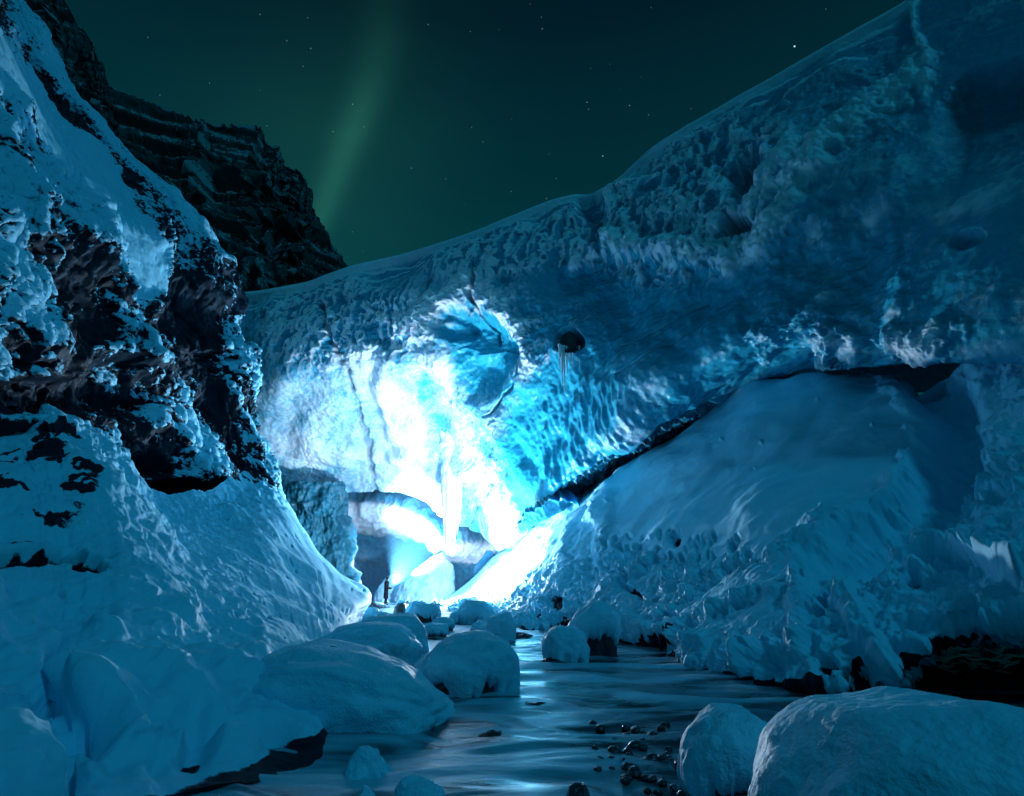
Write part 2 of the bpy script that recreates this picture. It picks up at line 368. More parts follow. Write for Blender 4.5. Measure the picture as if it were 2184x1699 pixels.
# ---------------------------------------------------------------- left snow slope
def slope():
    cols = [
     [(-300, 860, 11.5), (-300, 930, 10.3), (-300, 1100, 7.8), (-300, 1350, 5.4), (-300, 1480, 4.5), (-300, 1600, 3.8), (-300, 1750, 3.2), (-300, 2000, 2.7)],
     [(20, 905, 14.4), (20, 950, 13), (30, 1085, 10.6), (45, 1270, 7.7), (60, 1480, 5.7), (80, 1590, 4.9), (100, 1700, 4.3), (100, 1830, 3.9)],
     [(95, 850, 15.2), (105, 897, 14), (122, 1050, 11.5), (145, 1220, 9.0), (150, 1320, 7.7), (150, 1470, 6.0), (158, 1600, 5), (165, 1720, 4.3)],
     [(165, 890, 16), (185, 940, 14), (228, 1040, 12), (260, 1180, 10), (260, 1320, 7.9), (220, 1460, 6.1), (210, 1590, 5), (230, 1720, 4.4)],
     [(240, 930, 17), (260, 985, 16), (310, 1080, 14), (360, 1200, 10.9), (390, 1330, 9.2), (390, 1450, 7), (380, 1580, 5.6), (400, 1700, 4.95)],
     [(320, 1040, 19), (345, 1090, 17.8), (385, 1150, 16), (440, 1240, 12.4), (500, 1350, 10.4), (530, 1460, 7.6), (540, 1570, 6.1), (545, 1672, 5.35)],
     [(430, 1050, 21.5), (445, 1095, 20.5), (490, 1160, 18.3), (560, 1260, 15), (610, 1345, 12.0), (650, 1440, 8.8), (680, 1540, 7.0), (690, 1630, 6.0)],
     [(490, 1020, 25), (508, 1068, 23.5), (560, 1130, 20.8), (640, 1250, 18.2), (680, 1345, 13.5), (700, 1400, 11.0), (715, 1440, 9.8), (720, 1490, 9.0)],
     [(560, 990, 28.5), (580, 1035, 27.3), (622, 1110, 24.7), (690, 1215, 22.2), (725, 1320, 16.2), (737, 1362, 14.6), (745, 1382, 14.0), (745, 1410, 13.4)],
     [(598, 1040, 31), (622, 1108, 30.5), (658, 1160, 29.5), (722, 1222, 28), (786, 1270, 26), (764, 1312, 23.5), (757, 1335, 20.3), (757, 1352, 19.6)],
     [(596, 1060, 33), (620, 1118, 32.5), (654, 1172, 32), (718, 1234, 31), (784, 1278, 29), (776, 1300, 28), (768, 1318, 27), (765, 1330, 26)],
     [(585, 1100, 38), (610, 1150, 38), (645, 1200, 38), (710, 1260, 37), (770, 1290, 35), (768, 1305, 34), (765, 1318, 33), (765, 1325, 32)],
    ]
    net = np.swapaxes(np.array(cols, float), 0, 1)
    g, xr, xc = netgrid(net, 520, 640, wr=[.5, 1, 1.3, 1.4, 1.3, 1.2, 1], wc=[.8, .9, .6, .9, 1, 1.1, 1, .9, .8, .4, .3])
    u, v = g[..., 0], g[..., 1]; P = at(u, v, g[..., 2]); P = smooth(P, 6); n = gnormals(P, 1)
    if n[250, 250, 2] < 0: n = -n
    XR, XC = np.meshgrid(xr, xc, indexing='ij')
    lower = ss(XR, 3.6, 5.2)
    # runnels down the fall line, soft hummocks near the foot
    q = np.stack([XC*2.6, XR*0.28, 0*XR], -1)
    upz = ss(XR, 0.6, 1.4)
    d = fbm(q, 1.6, 2, 0.5)*0.04*(1-lower)*upz + fbm(q, 5.0, 2)*0.005*(1-lower) + fbm(P, 5.0, 3, .6)*0.006
    d += fbm(P, 0.45, 2)*0.17 + fbm(P, 1.7, 3)*0.022*(0.3+lower)
    lft = 1-ss(u, 480, 640)
    # lumpy drifts lower left
    q2 = P*np.array([1.0, 1.0, 1.0]); bumps = fbm(q2, 0.75, 2, 0.5, 5.0)
    d += lft*lower*bumps*0.26
    d += lft*(1-ss(XR, 2.5, 3.2))*fbm(P, 1.5, 4, .6, 31.)*.10
    d += lft*ss(XR, 2.2, 3.8)*(ridged(P*np.array([1, .7, 1]), 1.1, 3, .5, 4.)*0.10 + fbm(P, 2.6, 3, .5)*.045)
    d += lft*ss(XR, 2.8, 4.0)*fbm(P, 1.3, 2, 0.5, 20.)*0.12
    # small dents where stones have rolled, lined along the fall line
    rs = random.Random(5)
    for k in range(60):
        r_, c_ = rs.uniform(1.8, 4.6), rs.uniform(4.4, 9.0)
        dd = np.hypot((XC-c_ - 0.0)/(0.010+0.022*rs.random()), (XR-r_)/(0.03+0.10*rs.random()**2))
        d -= (0.04+0.14*rs.random())*(1-ss(dd, 0.1, 1.2))
    # crust knobs under the rock
    crust = (1-ss(XR, 1.0, 2.1))*ss(XR, 0.3, 0.8)
    w1, w2 = worley(P, 2.1); d += crust*((0.4-w1)*0.25 + fbm(P, 1.5, 3)*0.15)
    crust2 = (1-ss(ell(u, v, 180, 1010, 110, 190, 0.5), 0.6, 1.1)); d += crust2*fbm(P, 4.5, 3, 0.6)*0.035
    for (cu, cv, ru, rv, a) in [(70, 1275, 55, 26, .35), (150, 1700, 90, 40, .25), (270, 1600, 60, 60, .12), (420, 1600, 40, 70, .25), (600, 1560, 100, 20, .12)]:
        d -= a*(1-ss(ell(u, v, cu, cv, ru, rv, 0.3), 0.2, 1.2))
    wu, wv = u + 22*fbm(P, 1.2, 3), v + 16*fbm(P, 1.2, 3, .5, 6.)
    for pl_, w_, a_ in [([(165, 1465), (235, 1500), (280, 1575), (300, 1700)], 30, .30), ([(330, 1545), (345, 1600), (368, 1640)], 12, .12), ([(470, 1530), (560, 1505), (650, 1545)], 18, .09), ([(0, 1430), (110, 1400), (220, 1420)], 20, .10),
                        ([(330, 1380), (420, 1440), (520, 1480)], 18, .09), ([(60, 1620), (150, 1600), (230, 1640)], 24, .14), ([(0, 1330), (120, 1310), (240, 1360)], 16, .10), ([(380, 1600), (450, 1570), (540, 1590)], 18, .12)]:
        dd, t = segd(wu, wv, pl_); d += .75*a_*(1-ss(dd, 0, w_*1.8))
    for cu, cv, ru, rv, ro, a_ in [(165, 1545, 85, 42, .2, -.32), (55, 1505, 80, 26, 0, -.2), (430, 1530, 70, 26, .2, -.16), (240, 1590, 36, 34, 0, .2), (90, 1370, 120, 18, -.1, -.14), (420, 1395, 70, 16, .4, -.12), (60, 1275, 50, 22, .3, -.2), (330, 1490, 60, 22, .4, -.15), (350, 1640, 40, 40, 0, -.2), (560, 1560, 90, 22, 0, -.14), (170, 1660, 90, 26, 0, -.2)]:
        d += .8*a_*(1-ss(ell(wu, wv, cu, cv, ru, rv, ro), .1, 1.35))
    d += lft*ss(XR, 2.2, 3.6)*fbm(P, 1.6, 3, .5, 60.)*.05
    d = d*(1-.8*ss(XR, 5.9, 6.7))
    gap = np.maximum.reduce([1-ss(ell(u, v, cu, cv, ru, rv, ro)+.35*fbm(P, 1.4, 3, .6), .7, 1.05) for cu, cv, ru, rv, ro in [(60, 1195, 150, 26, .05), (180, 1222, 50, 26, .2), (20, 965, 90, 16, .3)]])
    d -= 0.55*gap; d += 0.35*(1-ss(ell(u, v, 90, 1040, 170, 110), .5, 1.1))
    P2 = P + n*d[..., None]
    n2 = gnormals(P2, 1); n2 = n2*np.sign((n2*n).sum(-1, keepdims=True))
    s = np.full(u.shape, 1.1) - 1.4*gap
    s -= .75*(1-ss(ell(u, v, 60, 1020, 190, 170), .7, 1.1))*ss(fbm(P, 1.3, 4, .6, 14.), -.05, .5)
    s -= 1.3*ss(-P2[..., 2], -0.16, -0.02)*ss(XR, 5.5, 6.5)
    grain = fbm(P, 9., 2)*.006*ss(XR, 1, 2); P2 = P2 + n*grain[..., None]
    s -= crust*ss(fbm(P, 0.9, 3), 0.1, 0.5)*0.5
    o = grid_obj('snow_slope', P2, M['slope'], attrs={'snow': s}); tag(o, kind='structure')
slope()

# ---------------------------------------------------------------- the glacier with its arch
glacier = empty('ice_arch', (4, 34, 0), 'huge blue glacier ice arch spanning the stream with a glowing white hollow beneath', 'ice arch')
def setp(o): o.matrix_parent_inverse = o.parent.matrix_basis.inverted(); return o
def arch():
    C = [ # rim, mid upper, mid, lower, dome low, lip
     [(330, 650, 47), (350, 700, 45), (380, 790, 44), (420, 880, 44), (460, 960, 45), (500, 1060, 46)],
     [(500, 626, 44), (525, 720, 41.5), (560, 800, 41), (570, 880, 43), (585, 960, 45), (602, 1052, 46)],
     [(640, 604, 42), (650, 690, 39.5), (655, 775, 39.5), (665, 870, 43), (670, 970, 46), (700, 1054, 47.5)],
     [(740, 571, 40.5), (738, 680, 38), (738, 772, 38.5), (770, 880, 43), (790, 980, 46.5), (800, 1046, 48.5)],
     [(855, 541, 39), (845, 650, 36.5), (840, 760, 37.2), (870, 880, 42.5), (882, 980, 46.5), (885, 1062, 48.5)],
     [(1000, 497, 36.5), (980, 620, 34.2), (965, 750, 35), (960, 880, 41), (952, 1000, 45.5), (950, 1096, 47.5)],
     [(1180, 427, 34), (1130, 580, 31.6), (1085, 745, 32.5), (1055, 900, 37.5), (1030, 1030, 42), (1020, 1132, 45)],
     [(1290, 400, 32.3), (1240, 560, 30.2), (1190, 720, 30.5), (1150, 880, 33.5), (1110, 1020, 37), (1078, 1166, 40)],
     [(1400, 305, 30), (1360, 500, 28), (1310, 680, 27.8), (1260, 840, 29.5), (1205, 980, 32), (1135, 1130, 35)],
     [(1560, 213, 27.8), (1515, 430, 25), (1465, 620, 24.5), (1420, 780, 25), (1385, 900, 27.5), (1370, 1020, 34)],
     [(1760, 95, 25), (1715, 330, 22), (1675, 530, 21), (1650, 680, 20.6), (1640, 765, 22.5), (1625, 830, 28)],
     [(1930, 0, 23), (1915, 240, 19.7), (1895, 450, 18.3), (1885, 610, 17.6), (1880, 735, 17.5), (1880, 782, 18.3)],
     [(2200, -165, 20), (2180, 130, 16.5), (2180, 370, 15), (2170, 540, 14), (2160, 690, 13.8), (2150, 776, 14.6)],
     [(2600, -420, 17), (2600, 0, 13), (2600, 300, 11.5), (2600, 500, 11), (2600, 700, 10.7), (2600, 860, 11)]]
    net = []
    for c in C:
        (ru, rv, rY), l = c[0], c[-1]
        net.append([(ru-25, rv+120, rY+14), (ru-6, rv+26, rY+5), c[0], (ru+4, rv+16, rY-0.45), (ru*.6+c[1][0]*.4, rv*.6+c[1][1]*.4, rY*.45+c[1][2]*.55)] + c[1:5] +
                   [(l[0], l[1]-8, l[2]-0.4), l, (l[0]+6, l[1]-14, l[2]+1.6), (l[0]+8, l[1]-50, l[2]+6), (l[0], l[1]+60, l[2]+12)])
    net = np.swapaxes(np.array(net, float), 0, 1)
    g, xr, xc = netgrid(net, 760, 1000, wr=[.3, .3, .15, .4, .8, 1, 1, 1, .8, .2, .2, .2, .2], wc=[.5, .8, .6, .7, .9, 1, .8, .8, 1, 1.1, .9, 1.1, 1])
    u, v = g[..., 0], g[..., 1]; P = smooth(at(u, v, g[..., 2]), 3); n = gnormals(P, 1)
    if n[300, 600, 1] > 0: n = -n
    XR, XC = np.meshgrid(xr, xc, indexing='ij')
    face = ss(XR, 2.5, 3.6)*(1-ss(XR, 9.4, 10.2))
    nA = fbm(P, 0.12, 3, 0.5, 2.); nB = fbm(P, 0.45, 4, 0.5, 4.)
    d = nA*0.9 + nB*0.22
    frost_light = 0.08 + 0.25*nA + 0.12*nB + 0.2*ss(-u, -1100, -800); dirt_shade = np.zeros(u.shape)
    # scallops pressed into the upper face
    q = P*np.array([1.0, 1.0, 0.62]) + 0.3*np.stack([nB, nA, nB], -1)
    w1, w2 = worley(q, 1.55)
    up = ss(xr, 3.2, 4.2)[:, None]*(1-ss(XR+0.5*nA, 6.0, 7.0))
    reg = up*(0.35+0.65*ss(nA, -0.4, 0.1))
    scA = (1-ss(ell(u, v, 1450, 420, 260, 190, -0.5), 0.6, 1.1)) + (1-ss(ell(u, v, 1150, 520, 260, 60, -0.25), 0.6, 1.1)) + 0.9*(1-ss(ell(u, v, 720, 680, 200, 110, 0), 0.6, 1.1))
    right = ss(u, 1500, 1750)*ss(v, 300, 520)
    scl = np.clip(reg*0.3+scA, 0, 1)*(1-0.6*right)
    rip = ridged(q*np.array([1, 1, .5]) + .3*fbm(P, 1.1, 2)[..., None], 1.5, 3, .5); d += scl*(rip*(0.15+.09*ss(u, 1150, 1350)) - (w2-w1)*.10)*face + scl*fbm(P, 1.6, 3, 0.6)*0.10*face
    frost_light += scl*ss(rip, .5, 1.3)*0.95 - .2*scl
    w3, w4 = worley(P*np.array([1, 1, .8]), 0.9, 8.); mid = np.clip(1-scl, 0, 1)
    d += mid*right*fbm(P, 0.9, 4, 0.6)*0.14
    frost_light += right*(fbm(P, 0.7, 4, 0.6, 30.)*0.45)
    # wet dripping texture low on the right shoulder of the hollow
    wet = (1-ss(ell(u, v, 1230, 920, 130, 180, 0.35), 0.5, 1.15)); q3 = P*np.array([1.8, 1.8, 0.55])
    w5, w6 = worley(q3, 1.3, 3.); d += wet*(0.5-w5)*0.30; frost_light -= wet*0.15
    # melt layers along the rim
    lay = XR-3.0; d += 0.08*np.sin(lay*24 + 3*nA + 2*nB)*ss(lay, 0.0, 0.2)*(1-ss(lay, 0.5, 1.0))*ss(u, 900, 1300)*(1-ss(u, 1850, 1980))
    frost_light += 0.7*ss(np.sin(lay*15+3*nA+2*nB), 0.2, 0.9)*ss(lay, -0.1, 0.1)*(1-ss(lay, 0.7, 1.2))*(1-ss(u, 1850, 1980))
    frost_light += 1.0*(1-ss(np.abs(XR-2.3), 0.4, 0.95))  # pale strip paints the crest's lit-through edge into the ice colour
    d = d*(1-.75*ss(u, 1900, 1990))
    # ribs of frozen snow
    def rib(poly, w, h, fr=0.8, rough=0.5, prof=1.0):
        nonlocal d, frost_light
        dd, t = segd(u, v, poly); dd = dd + w*rough*fbm(P, 0.8, 4, 0.6, 40.)
        k = 1-ss(dd, w*0.1, w*1.4); wt = np.sin(np.clip(t, 0.03, 0.97)*math.pi)**0.3
        d = d*(1-0.3*k) + 0.62*h*k*wt + k*ridged(P, 1.5, 4, 0.6)*0.09; frost_light = frost_light + fr*k*np.clip(.65+.45*fbm(P, 1.3, 3, .6), .1, 1)
    rib([(1975, 140), (1900, 215), (1800, 290), (1735, 370), (1680, 470), (1625, 520), (1560, 555)], 34, 1.0, 1.1)
    rib([(1690, 290), (1705, 335), (1668, 390), (1610, 440)], 20, 0.6, 0.85)
    rib([(1545, 560), (1450, 535), (1350, 528), (1290, 512), (1225, 548)], 26, 0.8, 0.85)
    rib([(1300, 500), (1315, 508)], 22, 0.6, 0.6)
    rib([(1940, -60), (1950, 70), (1990, 135), (1972, 225)], 11, 0.35, 0.9)
    rib([(1290, 430), (1335, 470), (1355, 500)], 18, 0.3, 0.35)
    rib([(1650, 720), (1720, 690), (1800, 725), (1900, 745), (2000, 735)], 44, 0.35, 0.45, 1.3)
    rib([(1755, 770), (1768, 730)], 16, .4, .4)
    rib([(905, 705), (925, 660), (1000, 615), (1070, 640), (1105, 710), (1125, 770)], 36, 0.35, 1.0, 0.6)
    # overhang under the upper right block
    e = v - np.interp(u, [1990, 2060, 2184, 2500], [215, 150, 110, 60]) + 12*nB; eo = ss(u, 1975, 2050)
    d -= 0.9*eo*ss(e, 0, 24)*(1-ss(e, 60, 300)); dirt_shade += 0.4*eo*ss(e, 6, 30)*(1-ss(e, 60, 300))  # shade below the overhang is also darkened into the colour
    # holes and hollows
    for (cu, cv, ru, rv, rot, a, dk) in [(1575, 487, 34, 20, -.1, 2.4, .5), (1598, 372, 42, 58, .35, 1.3, .25), (1262, 440, 38, 42, .1, 1.2, .1), (1215, 727, 30, 26, 0, 1.6, .3), (2062, 512, 40, 18, -.3, .25, .15), (1268, 510, 20, 9, 0, .9, .4),
                                         (1020, 745, 82, 98, -.45, 1.5, 0.0), (965, 690, 40, 40, 0, .8, 0.0)]:
        e = ell(u, v, cu, cv, ru, rv, rot) + 0.12*nB; k = 1-ss(e, 0.45, 1.15); d -= a*k; dirt_shade += dk*k; frost_light -= 0.5*k  # dark tint paints the shade inside the holes
    # the long crack and lesser cracks
    for poly, w, a in [([(680, 640), (712, 745), (740, 790), (768, 870), (790, 960), (803, 1050)], 6.5, .3), ([(1020, 575), (1005, 640), (1040, 700), (1035, 740)], 3.5, .25), ([(1110, 745), (1090, 830), (1060, 870)], 4, .3),
                       ([(560, 1000), (615, 1060)], 4, .3), ([(905, 640), (930, 600)], 4, .3), ([(1500, 640), (1330, 740)], 2.2, .12), ([(1480, 700), (1330, 800)], 2.2, .1)]:
        dd, t = segd(u + 7*fbm(P, 0.9, 3, .5, 9.), v, poly); k = 1-ss(dd, w*0.3, w*1.3); d -= a*k; dirt_shade += 0.55*k*ss(fbm(P, .6, 2), -.8, 0)
    # pale facets inside the hollow
    dome = (1-ss(ell(u, v, 850, 945, 285, 205, 0.2)+.12*nB, 0.85, 1.05)); frost_light += 0.22*dome*(1-.45*ss(-u, -860, -700)); d += dome*(fbm(P, .8, 4, .55, 12.)*.16)
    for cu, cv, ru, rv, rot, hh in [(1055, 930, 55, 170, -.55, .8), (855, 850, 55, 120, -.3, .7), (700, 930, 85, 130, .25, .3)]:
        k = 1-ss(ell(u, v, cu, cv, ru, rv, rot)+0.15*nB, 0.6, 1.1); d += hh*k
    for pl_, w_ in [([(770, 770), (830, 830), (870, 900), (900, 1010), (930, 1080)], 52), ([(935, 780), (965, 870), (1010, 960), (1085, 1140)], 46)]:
        dd, t = segd(u, v, pl_); k = 1-ss(dd + w_*.5*nB, w_*.3, w_*1.2); frost_light += .42*k; d += .22*k
    k = 1-ss(ell(u, v, 930, 850, 38, 90, -.3), .5, 1.1); frost_light -= .25*k; d -= .25*k
    clr = (1-ss(ell(u, v, 1210, 900, 110, 190, .3), .6, 1.1)); frost_light -= .3*clr
    # curved inner ledge above the icicles
    dd, t = segd(u, v, [(845, 968), (880, 950), (925, 952), (965, 975), (1000, 1010)]); d += 0.7*(1-ss(dd + (v-960 > 0)*0, 3, 26)); 
    # dirty strata low on the right
    dd, t = segd(u, v, [(1085, 1150), (1180, 1060), (1290, 975), (1410, 885), (1500, 850)])
    bl = v - np.interp(u, [1085, 1180, 1290, 1410, 1500], [1150, 1060, 975, 885, 850])
    lowr = ss(u, 1090, 1140)*(1-ss(u, 1480, 1600))
    stp = ss(bl, -2, 4) + ss(bl, 20, 26) + ss(bl, 44, 50); d -= lowr*stp*0.35; dirt_shade += lowr*ss(bl, -6, 8)*(0.45+0.35*nB); frost_light -= lowr*ss(bl, -10, 5)*.3
    d += lowr*ss(bl, 0, 10)*fbm(P*np.array([2.2, 2.2, .8]), 1.5, 3, .6)*0.25
    P2 = P + n*(d*(0.12+0.88*face))[..., None]
    o = grid_obj('arch_face', P2, M['ice'], glacier, attrs={'frost_light': np.clip(frost_light, -0.2, 1.3), 'dirt_shade': np.clip(dirt_shade, 0, 0.95)}); setp(o)
arch()
def vault():
    C = [[(600, 1000, 54), (600, 1070, 51), (610, 1100, 51), (620, 1150, 55), (640, 1220, 57), (640, 1330, 57)],
     [(740, 1000, 54), (735, 1064, 50.5), (745, 1098, 51), (745, 1160, 57), (745, 1230, 59), (745, 1330, 58)],
     [(840, 1000, 54), (830, 1070, 50), (850, 1106, 50.5), (850, 1160, 58), (850, 1230, 60), (850, 1330, 59)],
     [(920, 1035, 53), (905, 1098, 49), (908, 1132, 49.4), (905, 1175, 56), (905, 1240, 59), (905, 1330, 58)],
     [(990, 1080, 52), (965, 1150, 48), (960, 1178, 48.2), (960, 1196, 54), (960, 1240, 57), (960, 1330, 56)],
     [(1070, 1095, 50), (1050, 1145, 50), (1040, 1170, 51), (1030, 1200, 51), (1020, 1240, 50), (1010, 1330, 49)],
     [(1180, 1095, 46), (1150, 1150, 46), (1120, 1190, 45.5), (1110, 1220, 45), (1100, 1250, 44), (1100, 1330, 44)]]
    net = [[(c[0][0], c[0][1]-120, c[0][2]+3)]+c for c in C]
    net = np.swapaxes(np.array(net, float), 0, 1)
    g, xr, xc = netgrid(net, 260, 300)
    u, v = g[..., 0], g[..., 1]; P = smooth(at(u, v, g[..., 2]), 2); n = gnormals(P, 1)
    if n[200, 150, 1] > 0: n = -n
    nA = fbm(P, 0.2, 3); d = nA*0.5+fbm(P, 0.8, 4)*0.12
    frost_light = 0.2+.8*(1-ss(np.abs(xr-2.8), 0.45, 0.85))[:, None]+0.25*nA; dk = .75*(1-ss(xr, 2.05, 2.45))[:, None] + 0*u; d += .15*ss(xr, 2.1, 2.7)[:, None] + ridged(P, .5, 4, .5)*.3  # recess shade painted dark above the lip, the lip's brightness painted pale
    o = grid_obj('inner_vault', P+n*d[..., None], M['cave'], glacier, attrs={'frost_light': frost_light, 'dirt_shade': dk}); setp(o)
vault()

# ---------------------------------------------------------------- right snow bank
def bank():
    C = [[(925, 1296, 44), (935, 1290, 42), (945, 1294, 40), (950, 1298, 38), (955, 1303, 35.5), (962, 1310, 33), (965, 1325, 31), (965, 1330, 34)],
     [(1000, 1240, 46), (1000, 1256, 43), (1003, 1264, 40), (1008, 1272, 36), (1015, 1284, 32.8), (1022, 1316, 29), (1030, 1335, 27), (1030, 1338, 29)],
     [(1050, 1190, 46), (1052, 1192, 43.5), (1060, 1226, 40.5), (1066, 1262, 36), (1075, 1296, 30.5), (1083, 1325, 25), (1090, 1345, 23), (1090, 1342, 25)],
     [(1090, 1165, 43), (1102, 1164, 40), (1112, 1205, 35.5), (1117, 1255, 30.5), (1125, 1300, 26), (1130, 1328, 22.5), (1138, 1350, 20.5), (1138, 1345, 23)],
     [(1160, 1105, 40), (1182, 1092, 36.5), (1185, 1150, 32), (1190, 1230, 26.5), (1200, 1290, 23), (1206, 1322, 21), (1212, 1348, 19.8), (1215, 1345, 23)],
     [(1270, 1040, 36), (1292, 1024, 33), (1300, 1100, 28), (1310, 1200, 23), (1320, 1285, 19.5), (1330, 1345, 17.2), (1335, 1372, 16.6), (1340, 1365, 20)],
     [(1400, 960, 32), (1420, 948, 29), (1440, 1050, 24), (1440, 1180, 19), (1425, 1300, 15.5), (1415, 1372, 14.2), (1435, 1402, 13.6), (1440, 1395, 17)],
     [(1500, 890, 29), (1515, 880, 27.5), (1530, 990, 22.5), (1525, 1150, 17.5), (1490, 1300, 13.8), (1455, 1392, 12.5), (1480, 1425, 12.0), (1490, 1415, 16)],
     [(1610, 830, 26.5), (1622, 806, 25.5), (1640, 950, 20.5), (1620, 1120, 15.8), (1580, 1290, 12.3), (1545, 1400, 11.2), (1570, 1440, 10.8), (1580, 1430, 14)],
     [(1790, 840, 24), (1800, 800, 22.3), (1800, 930, 18.2), (1760, 1110, 14), (1700, 1270, 11.0), (1665, 1400, 9.9), (1700, 1462, 9.4), (1700, 1440, 13)],
     [(1950, 840, 21), (1952, 808, 19.6), (1960, 950, 15.8), (1930, 1120, 12.1), (1880, 1260, 9.9), (1850, 1380, 8.9), (1885, 1452, 8.6), (1890, 1430, 12)],
     [(2080, 800, 18), (2090, 768, 16.7), (2100, 920, 13.8), (2080, 1100, 11.1), (2050, 1230, 9.5), (2040, 1310, 8.6), (2010, 1362, 8.8), (2010, 1350, 12)],
     [(2250, 760, 16), (2260, 715, 14.6), (2250, 880, 12.3), (2230, 1060, 10.1), (2200, 1210, 8.7), (2200, 1300, 8.0), (2200, 1342, 8.5), (2200, 1335, 12)],
     [(2600, 720, 13), (2600, 690, 12), (2600, 850, 10.7), (2600, 1050, 9.2), (2600, 1200, 7.9), (2600, 1310, 7.2), (2600, 1360, 7.8), (2600, 1350, 12)]]
    net = np.swapaxes(np.array([[(c[0][0], c[0][1]+40, c[0][2]+5)]+c for c in C], float), 0, 1)
    g, xr, xc = netgrid(net, 640, 900, wr=[.15, .3, 1, 1.3, 1.2, 1, .6, .2], wc=[.5, .6, .6, .7, .9, 1, .9, .9, 1.2, 1.1, 1, 1, .8])
    u, v = g[..., 0], g[..., 1]; P = smooth(at(u, v, g[..., 2]), 5); n = gnormals(P, 1)
    if n[300, 300, 2] < 0: n = -n
    XR, XC = np.meshgrid(xr, xc, indexing='ij')
    nA = fbm(P, 0.25, 3, .5, 3.); nB = fbm(P, 0.9, 3, .5, 6.); nC = fbm(P, 2.6, 4, .6, 8.)
    d = nA*0.30 + nB*0.06
    # smooth dome of the drift
    bd = np.interp(u, [1280, 1400, 1500, 1620, 1750, 1850, 1950, 2050], [1130, 1180, 1200, 1185, 1130, 1090, 1040, 900])
    smooth_ = 1-ss(v-bd + 26*nB, -25, 25)
    smooth_ = smooth_*(1-ss(u + 28*nB + 8*nC, 1890, 1975))
    smooth_[:, :] = np.maximum(smooth_, (1-ss(u, 1180, 1300))*(1-ss(v, 1160, 1260)))
    rough = 1-smooth_
    # knobbly wind-crust: little fingers of snow
    q = P + 0.35*np.stack([nB, nA, 0*nA], -1); q = q*np.array([1., 1., .62])
    w1, w2 = worley(q, 2.3); w3, w4 = worley(q, 5.0, 4.)
    kn = rough*(0.35+0.65*ss(XR, 2.2, 4.2))
    kn = kn*(.45+.75*ss(fbm(P, .5, 3, .5, 50.), -.35, .35))
    kn = kn*(1-.55*ss(u, 1600, 1750)*ss(XR, 4.4, 5.4))
    d += kn*((0.5-w1)*0.34 + (0.45-w3)*0.12 + nC*0.16) + fbm(P, 6., 2)*.006
    # shelf above the water: flat smooth pan then a fringe
    pan = 1-ss(ell(u, v, 1590, 1330, 150, 48, -0.45), 0.75, 1.05)
    d = d*(1-0.8*pan) - 0.05*pan
    tr = 1-ss(ell(u, v, 1650, 1215, 330, 28, -0.40)+0.4*nB, 0.7, 1.05)      # smooth ramp with footprints
    d = d*(1-0.7*tr)
    # ridges and creases
    for poly, w, a in [([(1290, 1040), (1285, 1110), (1290, 1200), (1300, 1250)], 26, .22), ([(1215, 1180), (1235, 1120), (1255, 1090)], 10, -.25),                        
                       ([(1900, 1190), (2010, 1180), (2090, 1200), (2184, 1270)], 12, .45), ([(1700, 1200), (1800, 1160), (1900, 1110)], 14, -.35), ([(1580, 1200), (1700, 1140)], 9, -.2),
                       ([(1700, 1200), (1690, 1290), (1705, 1380)], 24, .2), ([(1790, 1240), (1830, 1330), (1900, 1420)], 26, .25), ([(1750, 1240), (1745, 1300)], 14, -.35), ([(1340, 1330), (1500, 1370)], 16, .15)]:
        dd, t = segd(u+9*nB, v+6*nB+2*nC, poly); d += 0.8*a*(1-ss(dd, w*.2, w*1.3))
    # the drift ends in a ragged overhanging edge; a hollow lies behind it
    rag = 20*nB + 7*nC
    line = [(1870, 740), (1885, 800), (1925, 830), (1955, 880), (1962, 950), (1930, 1010), (1900, 1055), (1830, 1096), (1740, 1142), (1640, 1192), (1540, 1225)]
    eu = np.interp(v, [780, 830, 880, 950, 1010, 1060, 1100], [1880, 1925, 1955, 1962, 1930, 1900, 1830])
    ev = np.interp(u, [1560, 1640, 1740, 1830, 1900, 2200], [1215, 1192, 1142, 1096, 1062, 1000])
    dd, t = segd(u, v, line); out = np.where(u < 1900, (v > ev) & (v > 900), (u > eu) | (v > 1055)); sd = np.where(out, dd, -dd) + rag
    inh = ss(u, 1560, 1700)
    d += inh*(0.16*(1-ss(np.abs(sd+8), 2, 26)) - 0.75*ss(sd, 0, 34)*(1-ss(sd, 50, 150)) * ss(u, 1600, 1900))
    d -= 0.6*(1-ss(ell(u, v, 2020, 960, 80, 170, -.1)+.2*nB, .2, 1.3))
    d += 0.15*(1-ss(np.abs(v-np.interp(u, [1700, 1850, 2000, 2090, 2200], [1215, 1205, 1185, 1205, 1280]) + 20*nB), 4, 26))*ss(u, 1680, 1800)
    snow = np.full(u.shape, 1.15)
    # dark pits where rock shows through
    rs = random.Random(11)
    pits = [(1345, 1178, 9, 24, .3), (1440, 1150, 12, 20, .2), (1400, 1190, 10, 14, .3), (1560, 1160, 10, 12, 0), (1590, 1190, 14, 20, .1), (1350, 1262, 34, 8, .45), (1425, 1308, 30, 8, .3), (1185, 1280, 20, 26, .3), (1150, 1315, 14, 20, 0), (1870, 1205, 34, 18, -.2), (1945, 1235, 26, 16, -.7), (1220, 1330, 60, 22, 0), (1400, 1372, 40, 22, .2),
            (1765, 1420, 34, 26, .5), (1830, 1450, 50, 22, .5), (2062, 908, 5, 5, 0), (1375, 1385, 70, 20, 0)]
    for _ in range(60): pits.append((rs.uniform(1290, 1600), rs.uniform(1140, 1215), rs.uniform(3, 7), rs.uniform(6, 14), rs.uniform(0, .5)))
    for _ in range(26): t = rs.random(); pits.append((1540+400*t+rs.uniform(-30, 30), 1300-150*t+rs.uniform(-25, 25), rs.uniform(5, 11), rs.uniform(3, 5), -.5))
